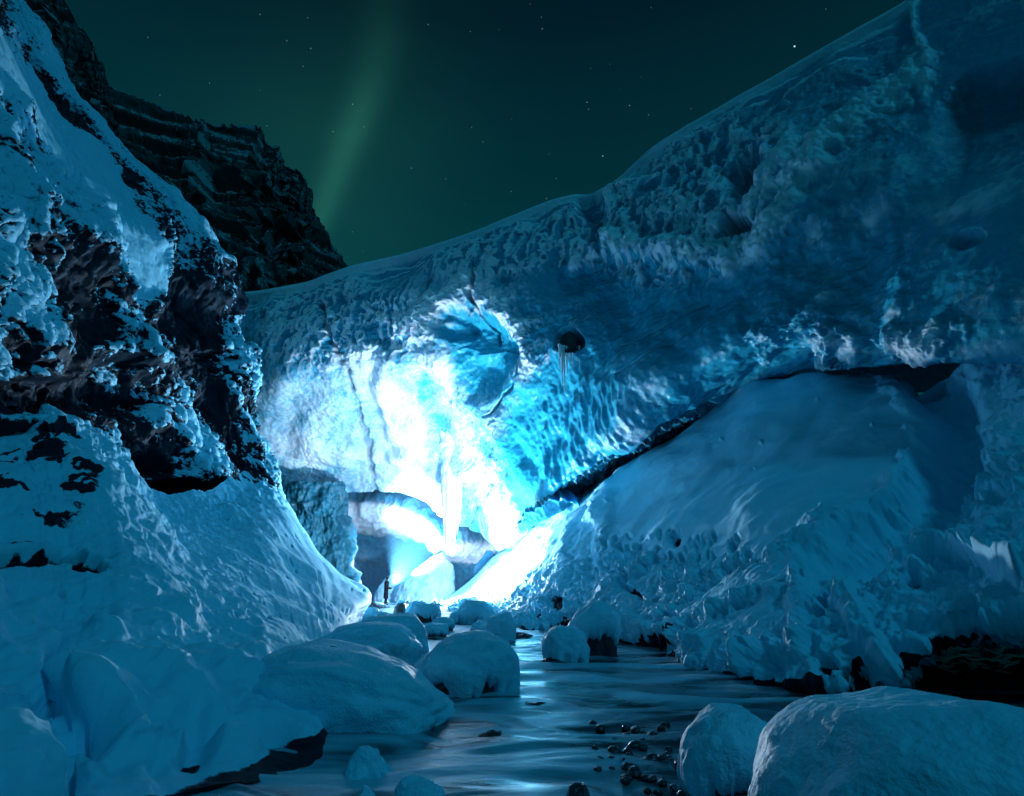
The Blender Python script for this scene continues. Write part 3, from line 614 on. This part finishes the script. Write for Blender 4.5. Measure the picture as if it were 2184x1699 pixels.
    for (cu, cv, ru, rv, rot) in pits:
        e = ell(u, v, cu, cv, ru, rv, rot)+0.3*nC; k = 1-ss(e, 0.4, 1.2); d -= np.minimum(0.02*ru*ss(ru, 3, 8)*0.9, .22)*k + 0.05*k
        if ru*rv > 140 and abs(rot) < 2: snow -= 0.8*k
    # footprints and stones on the smooth part
    for cu, cv in [(1541, 940), (1622, 941), (1609, 996), (1745, 855), (1860, 906), (1300, 1075), (1275, 1085)]: d += 0.12*(1-ss(ell(u, v, cu, cv, 6, 6), 0, 1))
    # lower rim hangs as icy fringe
    fr = ss(XR, 5.0, 5.9)*(1-ss(XR, 7.2, 7.9)); th = XC*1.0
    q5 = P*np.array([1, 1, .25]); d += fr*(ridged(q5, 2.4, 3)*0.12)
    snow -= ss(XR, 6.4, 6.9)*1.0*ss(nB, -.6, .2)
    snow -= 0.5*rough*ss(-nC-0.2*nB, 0.45, 0.8)
    # deep hollow under the near right part
    P2 = P + n*(d*ss(XR, 0.8, 1.6))[..., None]
    o = grid_obj('snow_bank', P2, M['bank'], attrs={'snow': snow}); tag(o, kind='structure')
bank()

# ---------------------------------------------------------------- stream and ground
def water():
    R, C = 420, 620
    t = np.linspace(0, 1, R)[:, None]; Y = 2.2*(60/2.2)**t; s = np.linspace(-1, 1, C)[None, :]
    X = s*Y*0.95; Y = Y+0*X
    P = np.stack([X, Y, 0*X], -1)
    q = np.stack([X*0.9+0.25*Y, Y*1.0, 0*X], -1)
    q[..., 0] *= 0.75; warp = fbm(q, 0.8, 2)
    q2 = q + 0.5*warp[..., None]*np.array([1, 1, 0]); z = fbm(q2*np.array([.8, 1.5, 1]), 0.9, 3, .5)*0.055 + ridged(q2*np.array([.6, 1.4, 1]), 1.3, 2)*0.018
    P[..., 2] = z*np.clip(0.5+X*0+0.5, 0, 1)
    foam_glint = np.clip(0.35+0.5*fbm(q2*np.array([.35, 1.4, 1]), 1.2, 4, .55, 3.) + z*4, 0, 1)
    foam_glint = foam_glint*(1.05+.6*ss(Y, 14, 4)*ss(-X, -1.2, .2)) ; foam_glint *= 1-0.75*ss(X, 0.6, 2.0)*(1-ss(Y, 7.2, 8.6))
    foam_glint = np.clip(foam_glint + .5*(1-ss(ell(X, Y, -.45, 6.9, .9, 1.7)+.5*warp, .3, 1.2))*ss(fbm(q2*np.array([.5, 1.6, 1]), 1.6, 3, .5, 9.), -.3, .3), 0, 1)  # pale patch paints the cave's reflection into the water colour
    m, b = newmat('stream_water')
    g = b.n('ShaderNodeNewGeometry').outputs['Position']
    a = b.n('ShaderNodeAttribute', attribute_name='foam_glint').outputs['Fac']
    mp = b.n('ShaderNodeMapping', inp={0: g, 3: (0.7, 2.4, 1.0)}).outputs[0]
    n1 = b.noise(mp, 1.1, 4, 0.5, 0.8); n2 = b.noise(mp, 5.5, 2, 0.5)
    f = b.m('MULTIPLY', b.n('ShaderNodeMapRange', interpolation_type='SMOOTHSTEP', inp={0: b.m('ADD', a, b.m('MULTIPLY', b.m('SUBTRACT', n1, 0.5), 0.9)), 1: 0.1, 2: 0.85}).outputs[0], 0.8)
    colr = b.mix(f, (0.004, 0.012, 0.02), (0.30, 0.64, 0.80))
    h = b.m('ADD', n1, b.m('MULTIPLY', n2, 0.25))
    bu = b.n('ShaderNodeBump', inp={'Strength': 0.2, 'Distance': 0.12, 'Height': h}).outputs[0]
    p = b.n('ShaderNodeBsdfPrincipled', inp={'Base Color': colr, 'Roughness': b.m('MULTIPLY_ADD', f, 0.25, 0.24), 'Normal': bu, 'IOR': 1.33, 'Specular IOR Level': 0.8})
    finish(b, p.outputs[0])
    o = grid_obj('stream_water', P, m, attrs={'foam_glint': foam_glint}); tag(o, kind='structure')
    o2 = make_mesh('ground', [(-900, -300, -0.5), (900, -300, -0.5), (900, 900, -0.5), (-900, 900, -0.5)], [(0, 1, 2, 3)], M['rock']); tag(o2, kind='structure')
water()
def undercut_shade():  # dark rock sheet added to give the undercut its black shade
    X, Y = np.meshgrid(np.linspace(5.2, 20, 160), np.linspace(8.9, 22, 140)); P = np.stack([X, Y, 0*X], -1)
    e = np.minimum(ss(X, 5.2, 6.5), ss(Y, 8.9, 10)); P[..., 2] = -.25+.45*e+fbm(P, 1.1, 4, .6)*.14*e
    tag(grid_obj('undercut_shade', P, M['rock'], attrs={'snow': 0*X}), kind='structure')
undercut_shade()

# ---------------------------------------------------------------- boulders
def boulder(name, label, u0, u1, vt, vb, Y, snow=0.6, thick=0.12, ratio=0.9, prof=None, ex=2.4, group=None, seed=0, tilt=0.0, lump=0.10, base_z=None, mat=None, cat='boulder', edge_n=0.10, N=72, yaw=0.0, capmat=None, side=None):
    """rock body + a snow cap that wraps it down to the fraction `snow` of its height; prof = height factors left..right"""
    A = at((u0+u1)/2, vb, Y); zt = at((u0+u1)/2, vt, Y)[2]
    W = (u1-u0)/F*Y/CP*0.5*0.985; zb = A[2]-0.1 if base_z is None else base_z; H = zt-zb
    cx = at((u0+u1)/2, (vt+vb)/2, Y)[0]; D = W*ratio
    root = empty(name, (cx, Y, zb), label, cat, group)
    R = N; C = N*2
    th = np.linspace(0, math.pi*0.62, R)[:, None]; ph = np.linspace(0, 2*math.pi, C, endpoint=False)[None, :]
    off = seed*13.7
    def shape(th, ph, infl=0.0):
        st, ct = np.sin(th), np.cos(th); e = 2/(ex+1.0 if ex >= 2.4 else ex); eh = 2/2.5
        sg = lambda a: np.sign(a)*np.abs(a)**e
        sh_ = lambda a: np.sign(a)*np.abs(a)**eh
        x = sh_(np.cos(ph))*np.abs(st)**e; y = sh_(np.sin(ph))*np.abs(st)**e; z = np.sign(ct)*np.abs(ct)**e + 0*ph
        x = x+0*z; y = y+0*z
        dirn = np.stack([st*np.cos(ph), st*np.sin(ph), ct+0*ph], -1)
        k = 1 + lump*fbm(dirn, 1.3, 3, .5, off)
        m = np.interp(x, np.linspace(-1, 1, len(prof)), prof) if prof else 1.0
        zz = np.where(z > 0, z*m, z)
        P = np.stack([x*W*k, y*D*k, zz*H*k], -1)
        return P + dirn*infl[..., None] if not np.isscalar(infl) else P + dirn*infl, dirn
    def fin(P):
        c, s = math.cos(yaw), math.sin(yaw); X_ = P[..., 0]*c-P[..., 1]*s; Y2 = P[..., 0]*s+P[..., 1]*c
        c, s = math.cos(tilt), math.sin(tilt); Z_ = P[..., 2]*c + X_*s; X_ = X_*c - P[..., 2]*s
        return np.stack([X_, Y2, Z_], -1)
    B, dn = shape(th, ph); B = B*(1-0.02) + dn*(fbm(dn, 4, 4, .55, off+5)*0.05*W)[..., None]*1.0
    t_ = thick if snow else 0
    B = B - dn*t_*0.9
    o = grid_obj('rock', fin(B), mat or M['rock'], root, attrs={'frost_light': np.full(B.shape[:2], .5), 'dirt_shade': np.zeros(B.shape[:2]), 'snow': np.full(B.shape[:2], 0.2)}, wrap=True)
    if snow:
        R2 = int(N*1.2); s = np.linspace(0, 1, R2)[:, None]
        pd = np.stack([np.cos(ph), np.sin(ph), 0*ph], -1)
        edge = math.pi*0.5*(snow + edge_n*fbm(pd, 2.2, 4, .65, off+9)[0] + (0 if side is None else side*np.cos(ph[0])))[None, :]
        sc_ = np.minimum(s/0.9, 1); th2 = np.clip(edge, .2, 1.9)*sc_ + 1e-3
        prof_t = np.where(s < 0.9, t_*np.sqrt(np.clip(1-(s/0.9)**7, 0, 1)), 0) - ss(s, 0.9, 1.0)*t_*1.6
        P, dn = shape(th2, ph, 0.0)
        P = P + dn*(prof_t - t_*0.9 + 0*ph)[..., None] + dn*((fbm(P, 5.0, 4, .6, off)*0.010 + (worley(P, 8.0)[0]-.5)*.008*ss(fbm(P, 1.5, 2, .5, off), -.3, .3))*(s < .9))[..., None]*np.array([1, 1, 1.0]) + dn*(fbm(P/W, 1.6, 3, .5, off)*0.02*W*(s < .9))[..., None]
        grid_obj('snow_cap', fin(P), capmat or M['snow'], root, wrap=True)
    return root
B = boulder
# the long snowy shelf rising out of the slope and its neighbours
B('boulder', 'long low snow-covered boulder jutting from the left snow slope into the stream', 470, 935, 1386, 1600, 7.8, 1.04, .14, .62, [.7, .88, 1.0, .95, .8, .5], 2.9, seed=1, N=130, base_z=-.12, edge_n=.08, yaw=-.12)
B('boulder', 'flat-topped snowy boulder, the nearer one of two behind the long low boulder', 690, 890, 1330, 1405, 12.9, 1.04, .14, .7, [.8, .95, 1, .98, .8], 3.2, seed=2, N=90)
B('boulder', 'flat-topped snowy boulder, the farther one of two behind the long low boulder', 745, 908, 1315, 1395, 14.6, 1.00, .13, .7, [.8, .95, 1, .98, .85], 3.2, seed=3)
B('boulder', 'large rounded snow-capped boulder in midstream, tallest toward its right end', 888, 1096, 1354, 1475, 9.7, 0.94, .13, .75, [.5, .78, .96, 1.02, 1.0, .9], 3.0, seed=4, N=110, side=.06)
B('boulder', 'rounded snowy boulder behind the big midstream one, farther left of a touching pair', 1003, 1062, 1322, 1368, 18.5, 0.99, .12, .8, [.8, 1, .9, .6], 2.6, seed=5)
B('boulder', 'rounded snowy boulder behind the big midstream one, farther right of a touching pair', 1030, 1100, 1308, 1385, 17.5, 0.96, .12, .8, [.75, .95, 1, .95], 2.5, seed=6)
B('boulder', 'small dark-fronted snowy boulder just right of the flat-topped pair', 905, 957, 1330, 1370, 18.2, 0.76, .1, .8, None, 2.5, seed=7)
B('boulder', 'small round snowy boulder behind the dark-fronted one', 922, 970, 1318, 1352, 20.5, 0.80, .1, .8, None, 2.4, seed=8)
B('boulder', 'squat snowy block with an icy grey front beneath the cave mouth', 884, 940, 1288, 1336, 24.5, 0.86, .14, .8, None, 3.4, seed=9)
B('boulder', 'pale rounded snow mound tucked behind the squat icy-fronted block', 864, 925, 1283, 1322, 27.5, 1.04, .14, .8, [.7, 1, .95, .85], 2.4, seed=10)
B('boulder', 'wide snow-draped boulder at the foot of the lamp-lit snow heap', 974, 1056, 1284, 1334, 24.5, 0.98, .14, .8, [.85, 1, 1, .8], 3.0, seed=11, capmat=M['crust'])
B('boulder', 'tiny snowy stone left of the wide draped boulder', 956, 979, 1308, 1331, 24, 0.84, .08, .8, None, 2.3, seed=12)
B('boulder', 'tall leaning snow-capped boulder by the right bank, upper of a stacked pair', 1206, 1322, 1280, 1402, 13.9, 0.86, .16, .8, [.55, .8, 1.0, 1.02, .85], 2.7, seed=13, N=100)
B('boulder', 'squat snow-capped boulder by the right bank, leaning on the tall leaning one', 1158, 1250, 1336, 1412, 12.9, 0.99, .13, .85, [.85, 1, .95, .8], 2.9, seed=14)
B('boulder', 'dark rounded wet boulder with a thin frosty crown right of the person', 838, 874, 1281, 1312, 31, .22, .06, .9, None, 2.3, seed=15)
B('boulder', 'low snowy cushion boulder at the tip of the left slope, left one of a row', 766, 812, 1296, 1328, 25.5, 0.99, .12, .8, None, 2.2, seed=16)
B('boulder', 'low snowy cushion boulder in front of the person, right of the slope tip', 795, 850, 1304, 1330, 23, 0.99, .12, .8, [.6, 1, .8, .6], 2.2, seed=17)
B('boulder', 'low dark rock under the person left foot', 775, 842, 1284, 1306, 37, .1, .05, .9, [.8, 1, .9, .5], 2.3, seed=18)
B('boulder', 'small bright snowy knob beside the leaning stacked pair', 1228, 1252, 1330, 1350, 19, 0.94, .08, .8, None, 2.2, seed=27)
# foreground right
B('boulder', 'enormous snow-covered boulder filling the bottom right corner', 1690, 2600, 1478, 2050, 3.05, 1.05, .14, .75, [.9, 1.0, 1.0, .93, .8, .6], 2.5, seed=19, N=170, capmat=M['crust'], lump=.05, edge_n=.05)
B('boulder', 'snow-hooded boulder curling over a dark hollow beside the enormous corner boulder', 1455, 1690, 1512, 1690, 4.6, .74, .14, .85, [.9, 1, 1, .9], 2.3, seed=20, N=110, side=-.2)
# bottom left of the stream
B('boulder', 'pointed slab of rock dusted with snow at the bottom edge of the stream', 708, 846, 1606, 1690, 5.55, 0.94, .06, .6, [.25, .6, .95, 1.1, .7], 2.2, seed=21, tilt=.12, lump=.2, N=80)
B('boulder', 'round snowy stone cut by the bottom edge right of the pointed slab', 846, 942, 1664, 1740, 4.8, 0.99, .05, .8, None, 2.4, seed=22)
B('boulder', 'small lumpy snowy stone cut by the bottom edge left of the round one', 752, 822, 1682, 1740, 4.75, 0.99, .05, .8, [.6, 1, .7, .9], 2.4, seed=23)
B('boulder', 'dark bare stone cut by the bottom edge in midstream', 1196, 1268, 1668, 1730, 4.8, 0, 0, .8, [.5, .9, 1, .7], 2.2, seed=24)
# bare wet stones in the current
for k, (u0, u1, vt, vb, lab) in enumerate([(1090, 1190, 1497, 1518, 'low black wet stone awash in midstream below the big rounded boulder'), (1010, 1092, 1560, 1580, 'low dark submerged stone awash in the bright lower current'),
        (1150, 1215, 1404, 1420, 'small dark stone awash beside the stacked pair'), (1075, 1140, 1350, 1362, 'small dark stone awash behind the big rounded boulder')]):
    yy = 1.5/(-( SP+(V0-vb)/F*CP)/(CP-(V0-vb)/F*SP)); B('stone', lab, u0, u1, vt, vb, yy+.3, 0, 0, .8, None, 2.2, seed=30+k, N=40, cat='stone')
# dark stones resting on the left slope
for k, (u0, u1, vt, vb, Y, lab) in enumerate([(218, 290, 1412, 1470, 7.3, 'dark snow-dusted stone on the lower left slope, left of two'), (290, 356, 1408, 1475, 7.1, 'dark snow-dusted stone on the lower left slope, right of two'),
        (588, 645, 1372, 1400, 11.6, 'flat dark stone on the slope just above the long low boulder'), (572, 612, 1460, 1482, 8.3, 'small dark stone at the root of the long low boulder'), ]):
    B('stone', lab, u0, u1, vt, vb, Y, .9, .03, .8, [.7, 1, .9], 2.3, seed=40+k, N=40, cat='stone', base_z=float(at(u0, vb, Y)[2])-.15)
# frosted blocks inside the cave
B('ice_block', 'big pale frosted slab leaning against the cave wall right of the person', 846, 968, 1178, 1300, 47, 0, 0, .5, [.35, .55, .78, .95, 1.05, .9], 3.2, seed=50, mat=M['frost_light'], cat='ice block', N=90)
B('ice_block', 'pale domed frosted boulder directly behind the person', 798, 880, 1226, 1300, 48, 0, 0, .5, [.9, 1, 1, .9], 2.2, seed=51, lump=.04, mat=M['frost_light'], cat='ice block')
for k, (u0, u1, vt, vb) in enumerate([(812, 832, 1278, 1292), (864, 876, 1274, 1290), (884, 912, 1276, 1292), (912, 940, 1278, 1292), (930, 955, 1280, 1294)]):
    B('stone', ['pale angular stone just behind the person legs', 'thin pale pointed stone atop the frosty-crowned wet boulder', 'pale stone at the foot of the frosted slab, left of three', 'pale stone at the foot of the frosted slab, middle of three', 'pale stone at the foot of the frosted slab, right of three'][k], u0, u1, vt, vb, 43.5, .5, .05, .8, [.5, 1.1, .6], 2.0, seed=60+k, N=30, cat='stone', lump=.25)
# dark ice-glazed rock pillar left of the cave mouth
def pillar():
    root = empty('rock_pillar', at(700, 1290, 45)*np.array([1, 1, 0]), 'tall dark rock pillar with a painted lit rim on its right edge left of the cave mouth', 'rock pillar')
    vs = [1030, 1060, 1085, 1120, 1160, 1200, 1230, 1255, 1275, 1300]; ur = [720, 733, 737, 740, 746, 750, 756, 770, 772, 776]
    net = [[(520, v, 43), (600, v, 44), (660, v, 44), (715, v, 44.5), (r, v, 46), (r-3, v, 47.5), (r-30, v, 51)] for v, r in zip(vs, ur)]
    g, xr, xc = netgrid(net, 220, 240); u, v = g[..., 0], g[..., 1]; P = at(u, v, g[..., 2]); n = gnormals(P)
    if n[100, 80, 1] > 0: n = -n
    d = fbm(P, 0.4, 4, .55)*0.7+ridged(P*np.array([1, 1, .4]), 0.9, 4)*0.25
    s = -0.1+0.9*(1-ss(np.abs(xc-4.05), .1, .6))[None, :]*ss(v, 1120, 1180)+0.2*fbm(P, .8, 3)  # pale right edge paints the pillar's lit rim into its colour
    setp(grid_obj('rock', P+n*d[..., None]*np.where(xc > 3.8, .4, 1)[None, :, None], M['ice'], root, attrs={'frost_light': s, 'dirt_shade': np.clip(.75-s, 0, .8)}))
pillar()
# ---------------------------------------------------------------- pebbles
def pebbles():
    rs = random.Random(3); meshes = []
    for k in range(6):
        th = np.linspace(0, math.pi, 12)[:, None]; ph = np.linspace(0, 2*math.pi, 20, endpoint=False)[None, :]
        dn = np.stack([np.sin(th)*np.cos(ph), np.sin(th)*np.sin(ph), np.cos(th)+0*ph], -1)
        P = dn*(1+.22*fbm(dn, 1.2, 3, .5, k*9.))[..., None]*np.array([1, .8, .62])
        o = grid_obj('pebble', P, M['rock'], wrap=True); meshes.append(o.data); bpy.data.objects.remove(o)
    for k in range(90):
        t = rs.random(); u = rs.gauss(1380, 62) + (rs.random() < .2)*rs.uniform(-120, 40); v = rs.uniform(1555, 1710); v = 1545+abs(rs.gauss(60, 55))
        u = min(max(u, 1270), 1520)+ (v-1600)*0.1
        if v > 1720: v = rs.uniform(1600, 1700)
        yy = float(1.5/(-( SP+(V0-v)/F*CP)/(CP-(V0-v)/F*SP))); p = at(u, v, yy)
        o = bpy.data.objects.new('pebble', meshes[k % 6]); COL.objects.link(o)
        s = rs.uniform(.018, .05)*(1.6 if rs.random() < .15 else 1)
        o.location = (p[0], p[1], 0.0+s*.2); o.scale = (s,)*3; o.rotation_euler = (0, 0, rs.uniform(0, 6))
        tag(o, 'small black wet pebble glinting in the shallows left of the snow-hooded boulder', 'pebble', 'wet pebbles in the shallows')
pebbles()

# ---------------------------------------------------------------- icicles
def icemat2(name, c, rough=0.25):
    m, b = newmat(name); g = b.n('ShaderNodeNewGeometry').outputs['Position']
    bu = b.n('ShaderNodeBump', inp={'Strength': .4, 'Distance': .03, 'Height': b.noise(g, 9, 3)}).outputs[0]
    p = b.n('ShaderNodeBsdfPrincipled', inp={'Base Color': (*c, 1), 'Roughness': rough, 'Normal': bu, 'Specular IOR Level': .6})
    tr = b.n('ShaderNodeBsdfTranslucent', inp={0: (*c, 1)}); mx = b.n('ShaderNodeMixShader', inp={0: .15})
    b.t.links.new(p.outputs[0], mx.inputs[1]); b.t.links.new(tr.outputs[0], mx.inputs[2]); finish(b, mx.outputs[0]); return m
M['icicle'] = icemat2('icicle_ice', (.82, .9, .95))
def icicle(parent, u, vt, vb, Y, w, seed):
    R, C = 60, 14; s = np.linspace(0, 1, R)[:, None]; ph = np.linspace(0, 2*math.pi, C, endpoint=False)[None, :]
    top = at(u, vt, Y); bot = at(u, vb, Y); L = top[2]-bot[2]; r = w/F*Y*.5
    k = (1-s)**.55*(1+.08*np.sin(s*(13+seed%5*2.3)+seed*1.7)+.05*np.sin(s*41+seed*2)); k = k*(1+.5*np.exp(-s*5))
    dn = fbm(np.stack([np.cos(ph)+0*s, np.sin(ph)+0*s, s*4+seed*3+0*ph], -1), 1.3, 2)*.25
    rr = r*k*(1+dn)+.002
    sway = .04*L*np.sin(s*3+seed)*.2
    P = np.stack([top[0]+rr*np.cos(ph)+sway, Y+rr*np.sin(ph), top[2]-s*L+0*ph], -1)
    setp(grid_obj('icicle', P, M['icicle'], parent, wrap=True))
cl = empty('icicle_cluster', at(965, 985, 43.2), 'thick brilliant white icicle cluster hanging from the lit cave roof', 'icicles')
for k, (u, vt, vb, w) in enumerate([(952, 968, 1120, 13), (957, 965, 1165, 13), (963, 962, 1184, 14), (969, 962, 1186, 13), (974, 965, 1172, 12), (979, 970, 1142, 9), (984, 985, 1118, 7), (948, 980, 1085, 10), (966, 960, 1100, 26), (960, 962, 1075, 24), (972, 964, 1080, 22)]):
    icicle(cl, u, vt-44, vb, 44.1+.15*math.sin(k*2.1), w*1.6, k)
cl2 = empty('icicle_cluster', at(1212, 742, 30.0), 'thin dripping icicles below the dark round hole in the ice wall', 'icicles')
for k, (u, vt, vb, w) in enumerate([(1193, 735, 790, 5), (1198, 738, 825, 6), (1203, 738, 838, 5), (1208, 740, 800, 5), (1214, 742, 775, 4), (1221, 742, 790, 3), (1229, 740, 770, 3), (1235, 738, 785, 3)]):
    icicle(cl2, u, vt, vb, 29.6, w, k+20)
B('boulder', 'dark rock frozen into the ice wall above the thin dripping icicles', 1189, 1238, 707, 742, 29.9, 0, 0, .7, [.85, 1, .8], 2.2, seed=70, N=40, base_z=float(at(1212, 742, 29.9)[2])-.05)

# ---------------------------------------------------------------- the lamp in the snow
def lathe(name, prof, mat, parent, loc=(0, 0, 0), C=20):
    prof = np.array(prof); ph = np.linspace(0, 2*math.pi, C, endpoint=False)
    P = np.stack([prof[:, :1]*np.cos(ph), prof[:, :1]*np.sin(ph), prof[:, 1:]+0*ph], -1)+np.array(loc)
    return grid_obj(name, P, mat, parent, wrap=True)
def plain(name, c, rough=.5, emit=0):
    m, b = newmat(name); g = b.n('ShaderNodeNewGeometry').outputs['Position']
    colr = b.mix(b.noise(g, 12, 3), tuple(x*.8 for x in c), c)
    inp = {'Base Color': colr, 'Roughness': rough, 'Specular IOR Level': .08}
    p = b.n('ShaderNodeBsdfPrincipled', inp=inp)
    if emit: p.inputs['Emission Color'].default_value = (.8, .95, 1, 1); p.inputs['Emission Strength'].default_value = emit
    finish(b, p.outputs[0]); return m
M['black'] = plain('black_plastic', (.02, .02, .025), .4); M['lens'] = plain('lit_lens', (.9, .9, .9), .3, 14.)
lz = LP[2]-.28
lamp = empty('lamp', (LP[0], LP[1], lz), 'small lit lantern standing on the bright snow heap inside the cave', 'lamp')
lathe('base', [(0, 0), (.11, 0), (.12, .03), (.10, .16), (.07, .18), (0, .18)], M['black'], lamp)
lathe('lens', [(0, .181), (.07, .182), (.08, .2), (.08, .3), (.06, .33), (0, .34)], M['lens'], lamp)

# ---------------------------------------------------------------- person with torch
def person():
    Y = 42.0; base = at(822, 1291.5, Y)
    root = empty('person', base, 'person in dark coat and cap standing in the cave, torch pointed up', 'person')
    def skin(name, pts, edges, rads, mat, sub=2, parent=root):
        me = bpy.data.meshes.new(name); me.from_pydata(pts, edges, []); o = bpy.data.objects.new(name, me); COL.objects.link(o); o.parent = parent
        md = o.modifiers.new('skin', 'SKIN'); md.use_smooth_shade = True
        for i, r in enumerate(rads): me.skin_vertices[0].data[i].radius = (r, r) if np.isscalar(r) else r
        me.skin_vertices[0].data[0].use_root = True
        o.modifiers.new('sub', 'SUBSURF').render_levels = sub; o.modifiers['sub'].levels = sub
        me.materials.append(mat); return o
    # faces +x, slightly away from the camera
    pts = [(0, 0, .95), (0, 0, 1.15), (-.02, 0, 1.38), (0, 0, 1.5), (.03, 0, 1.62), (.035, 0, 1.70),
           (0, -.11, .88), (.02, -.12, .48), (-.03, -.12, .08), (.13, -.13, .03),
           (0, .11, .88), (.03, .12, .48), (.0, .12, .08), (.16, .13, .03),
           (-.02, -.19, 1.42), (-.03, -.24, 1.15), (.20, -.22, 1.02), (.30, -.20, 1.02), (.35, -.20, 1.03),
           (-.02, .19, 1.42), (.02, .25, 1.16), (.24, .16, 1.06), (.31, .12, 1.08)]
    E = [(0, 1), (1, 2), (2, 3), (3, 4), (4, 5), (0, 6), (6, 7), (7, 8), (8, 9), (0, 10), (10, 11), (11, 12), (12, 13), (2, 14), (14, 15), (15, 16), (16, 17), (17, 18), (2, 19), (19, 20), (20, 21), (21, 22)]
    Rr = [.14, .13, (.15, .13), .06, (.085, .075), .075, .10, .07, .05, .04, .10, .07, .05, .04, .075, .055, .04, .03, .028, .075, .055, .04, .035]
    M['cloth'] = plain('dark_cloth', (.003, .005, .009), .95); M['skin'] = plain('skin', (.3, .2, .15), .6)
    # fingers closed round the torch
    n0 = len(pts)
    for k in range(4):
        a = len(pts); pts += [(.36+.0*k, -.20+.012, 1.00+.02*k), (.385, -.185, 1.0+.02*k), (.37, -.165, 1.0+.02*k)]; E += [(18, a), (a, a+1), (a+1, a+2)]; Rr += [.010, .009, .008]
    a = len(pts); pts += [(.34, -.17, 1.06), (.36, -.16, 1.09)]; E += [(18, a), (a, a+1)]; Rr += [.012, .010]
    skin('body', pts, E, Rr, M['cloth'])
    # long coat as one sleeve-less shell
    prof = [(.165, .42), (.17, .44), (.165, .7), (.15, .95), (.155, 1.2), (.17, 1.38), (.12, 1.47), (.07, 1.51)]
    prof = np.array(prof); ph = np.linspace(0, 2*math.pi, 28, endpoint=False); s = np.linspace(0, 7, 40)
    r = pchip(prof[:, :1], s)[:, 0]; z = pchip(prof[:, 1:], s)[:, 0]
    P = np.stack([r[:, None]*np.cos(ph)*.92, r[:, None]*np.sin(ph)*1.25, z[:, None]+0*ph], -1); P += .012*fbm(P*np.array([3, 3, 1]), 2, 2)[..., None]*P/np.maximum(r[:, None, None], .05)
    grid_obj('coat', P, M['cloth'], root, wrap=True)
    lathe('cap', [(.0, .13), (.06, .12), (.092, .07), (.098, .02), (.1, 0), (.09, -.01)], M['cloth'], root, (.03, 0, 1.66))
    # face: nose and brow on the +x side
    grid_obj('face', np.stack([np.array([.03])[None]+.088*np.cos(np.linspace(-1, 1, 12))[None, :]*np.cos(np.linspace(-1, 1, 14))[:, None] + .02*np.exp(-((np.linspace(-1, 1, 14)[:, None]+.1)/.2)**2-(np.linspace(-1, 1, 12)[None, :]/.15)**2),
              .075*np.sin(np.linspace(-1, 1, 12))[None, :]*np.ones((14, 1)), 1.625+.10*np.sin(np.linspace(-1, 1, 14))[:, None]*np.ones((1, 12))], -1), M['skin'], root)
    # torch
    tp = base + np.array([.37, -.19, 1.05]); dirv = Vector((.42, .12, .90)).normalized()
    dirv = Vector((1.35, 7.0, 5.2)).normalized()
    t = empty('torch', tp, 'bright hand torch held up by the person in the cave', 'torch'); t.rotation_euler = dirv.to_track_quat('Z', 'Y').to_euler()
    lathe('handle', [(0, -.1), (.018, -.1), (.02, -.09), (.018, .06), (.032, .09), (.034, .12)], M['black'], t)
    lathe('lens', [(.0, .118), (.02, .118), (.031, .116), (.031, .11)], M['lens'], t)
    sp = bpy.data.lights.new('torch_light', 'SPOT'); sp.energy = TORCH_W; sp.color = (.5, .8, 1); sp.spot_size = math.radians(56); sp.spot_blend = .8; sp.shadow_soft_size = .03
    so = bpy.data.objects.new('torch_light', sp); COL.objects.link(so); so.location = np.array(tp)+np.array(dirv)*.14
    so.rotation_euler = dirv.to_track_quat('-Z', 'Y').to_euler()
person()

# ---------------------------------------------------------------- fine mist hanging in the cave
def mist():
    a = at(700, 1290, 41.2); lo = (-12.5, 42.35, -.3); hi = (-1.2, 54, 9.5)
    V = [(x, y, z) for x in (lo[0], hi[0]) for y in (lo[1], hi[1]) for z in (lo[2], hi[2])]
    m, b = newmat('mist'); 
    vs = b.n('ShaderNodeVolumePrincipled', inp={'Color': (.25, .65, 1, 1), 'Density': .038, 'Anisotropy': .2})
    b.t.links.new(vs.outputs[0], b.n('ShaderNodeOutputMaterial').inputs['Volume'])
    o = make_mesh('mist', V, [(0, 1, 3, 2), (4, 6, 7, 5), (0, 4, 5, 1), (2, 3, 7, 6), (0, 2, 6, 4), (1, 5, 7, 3)], m, smooth_=False); tag(o, 'thin mist in the back of the cave lit by the torch beam', 'mist', kind='stuff')
mist()
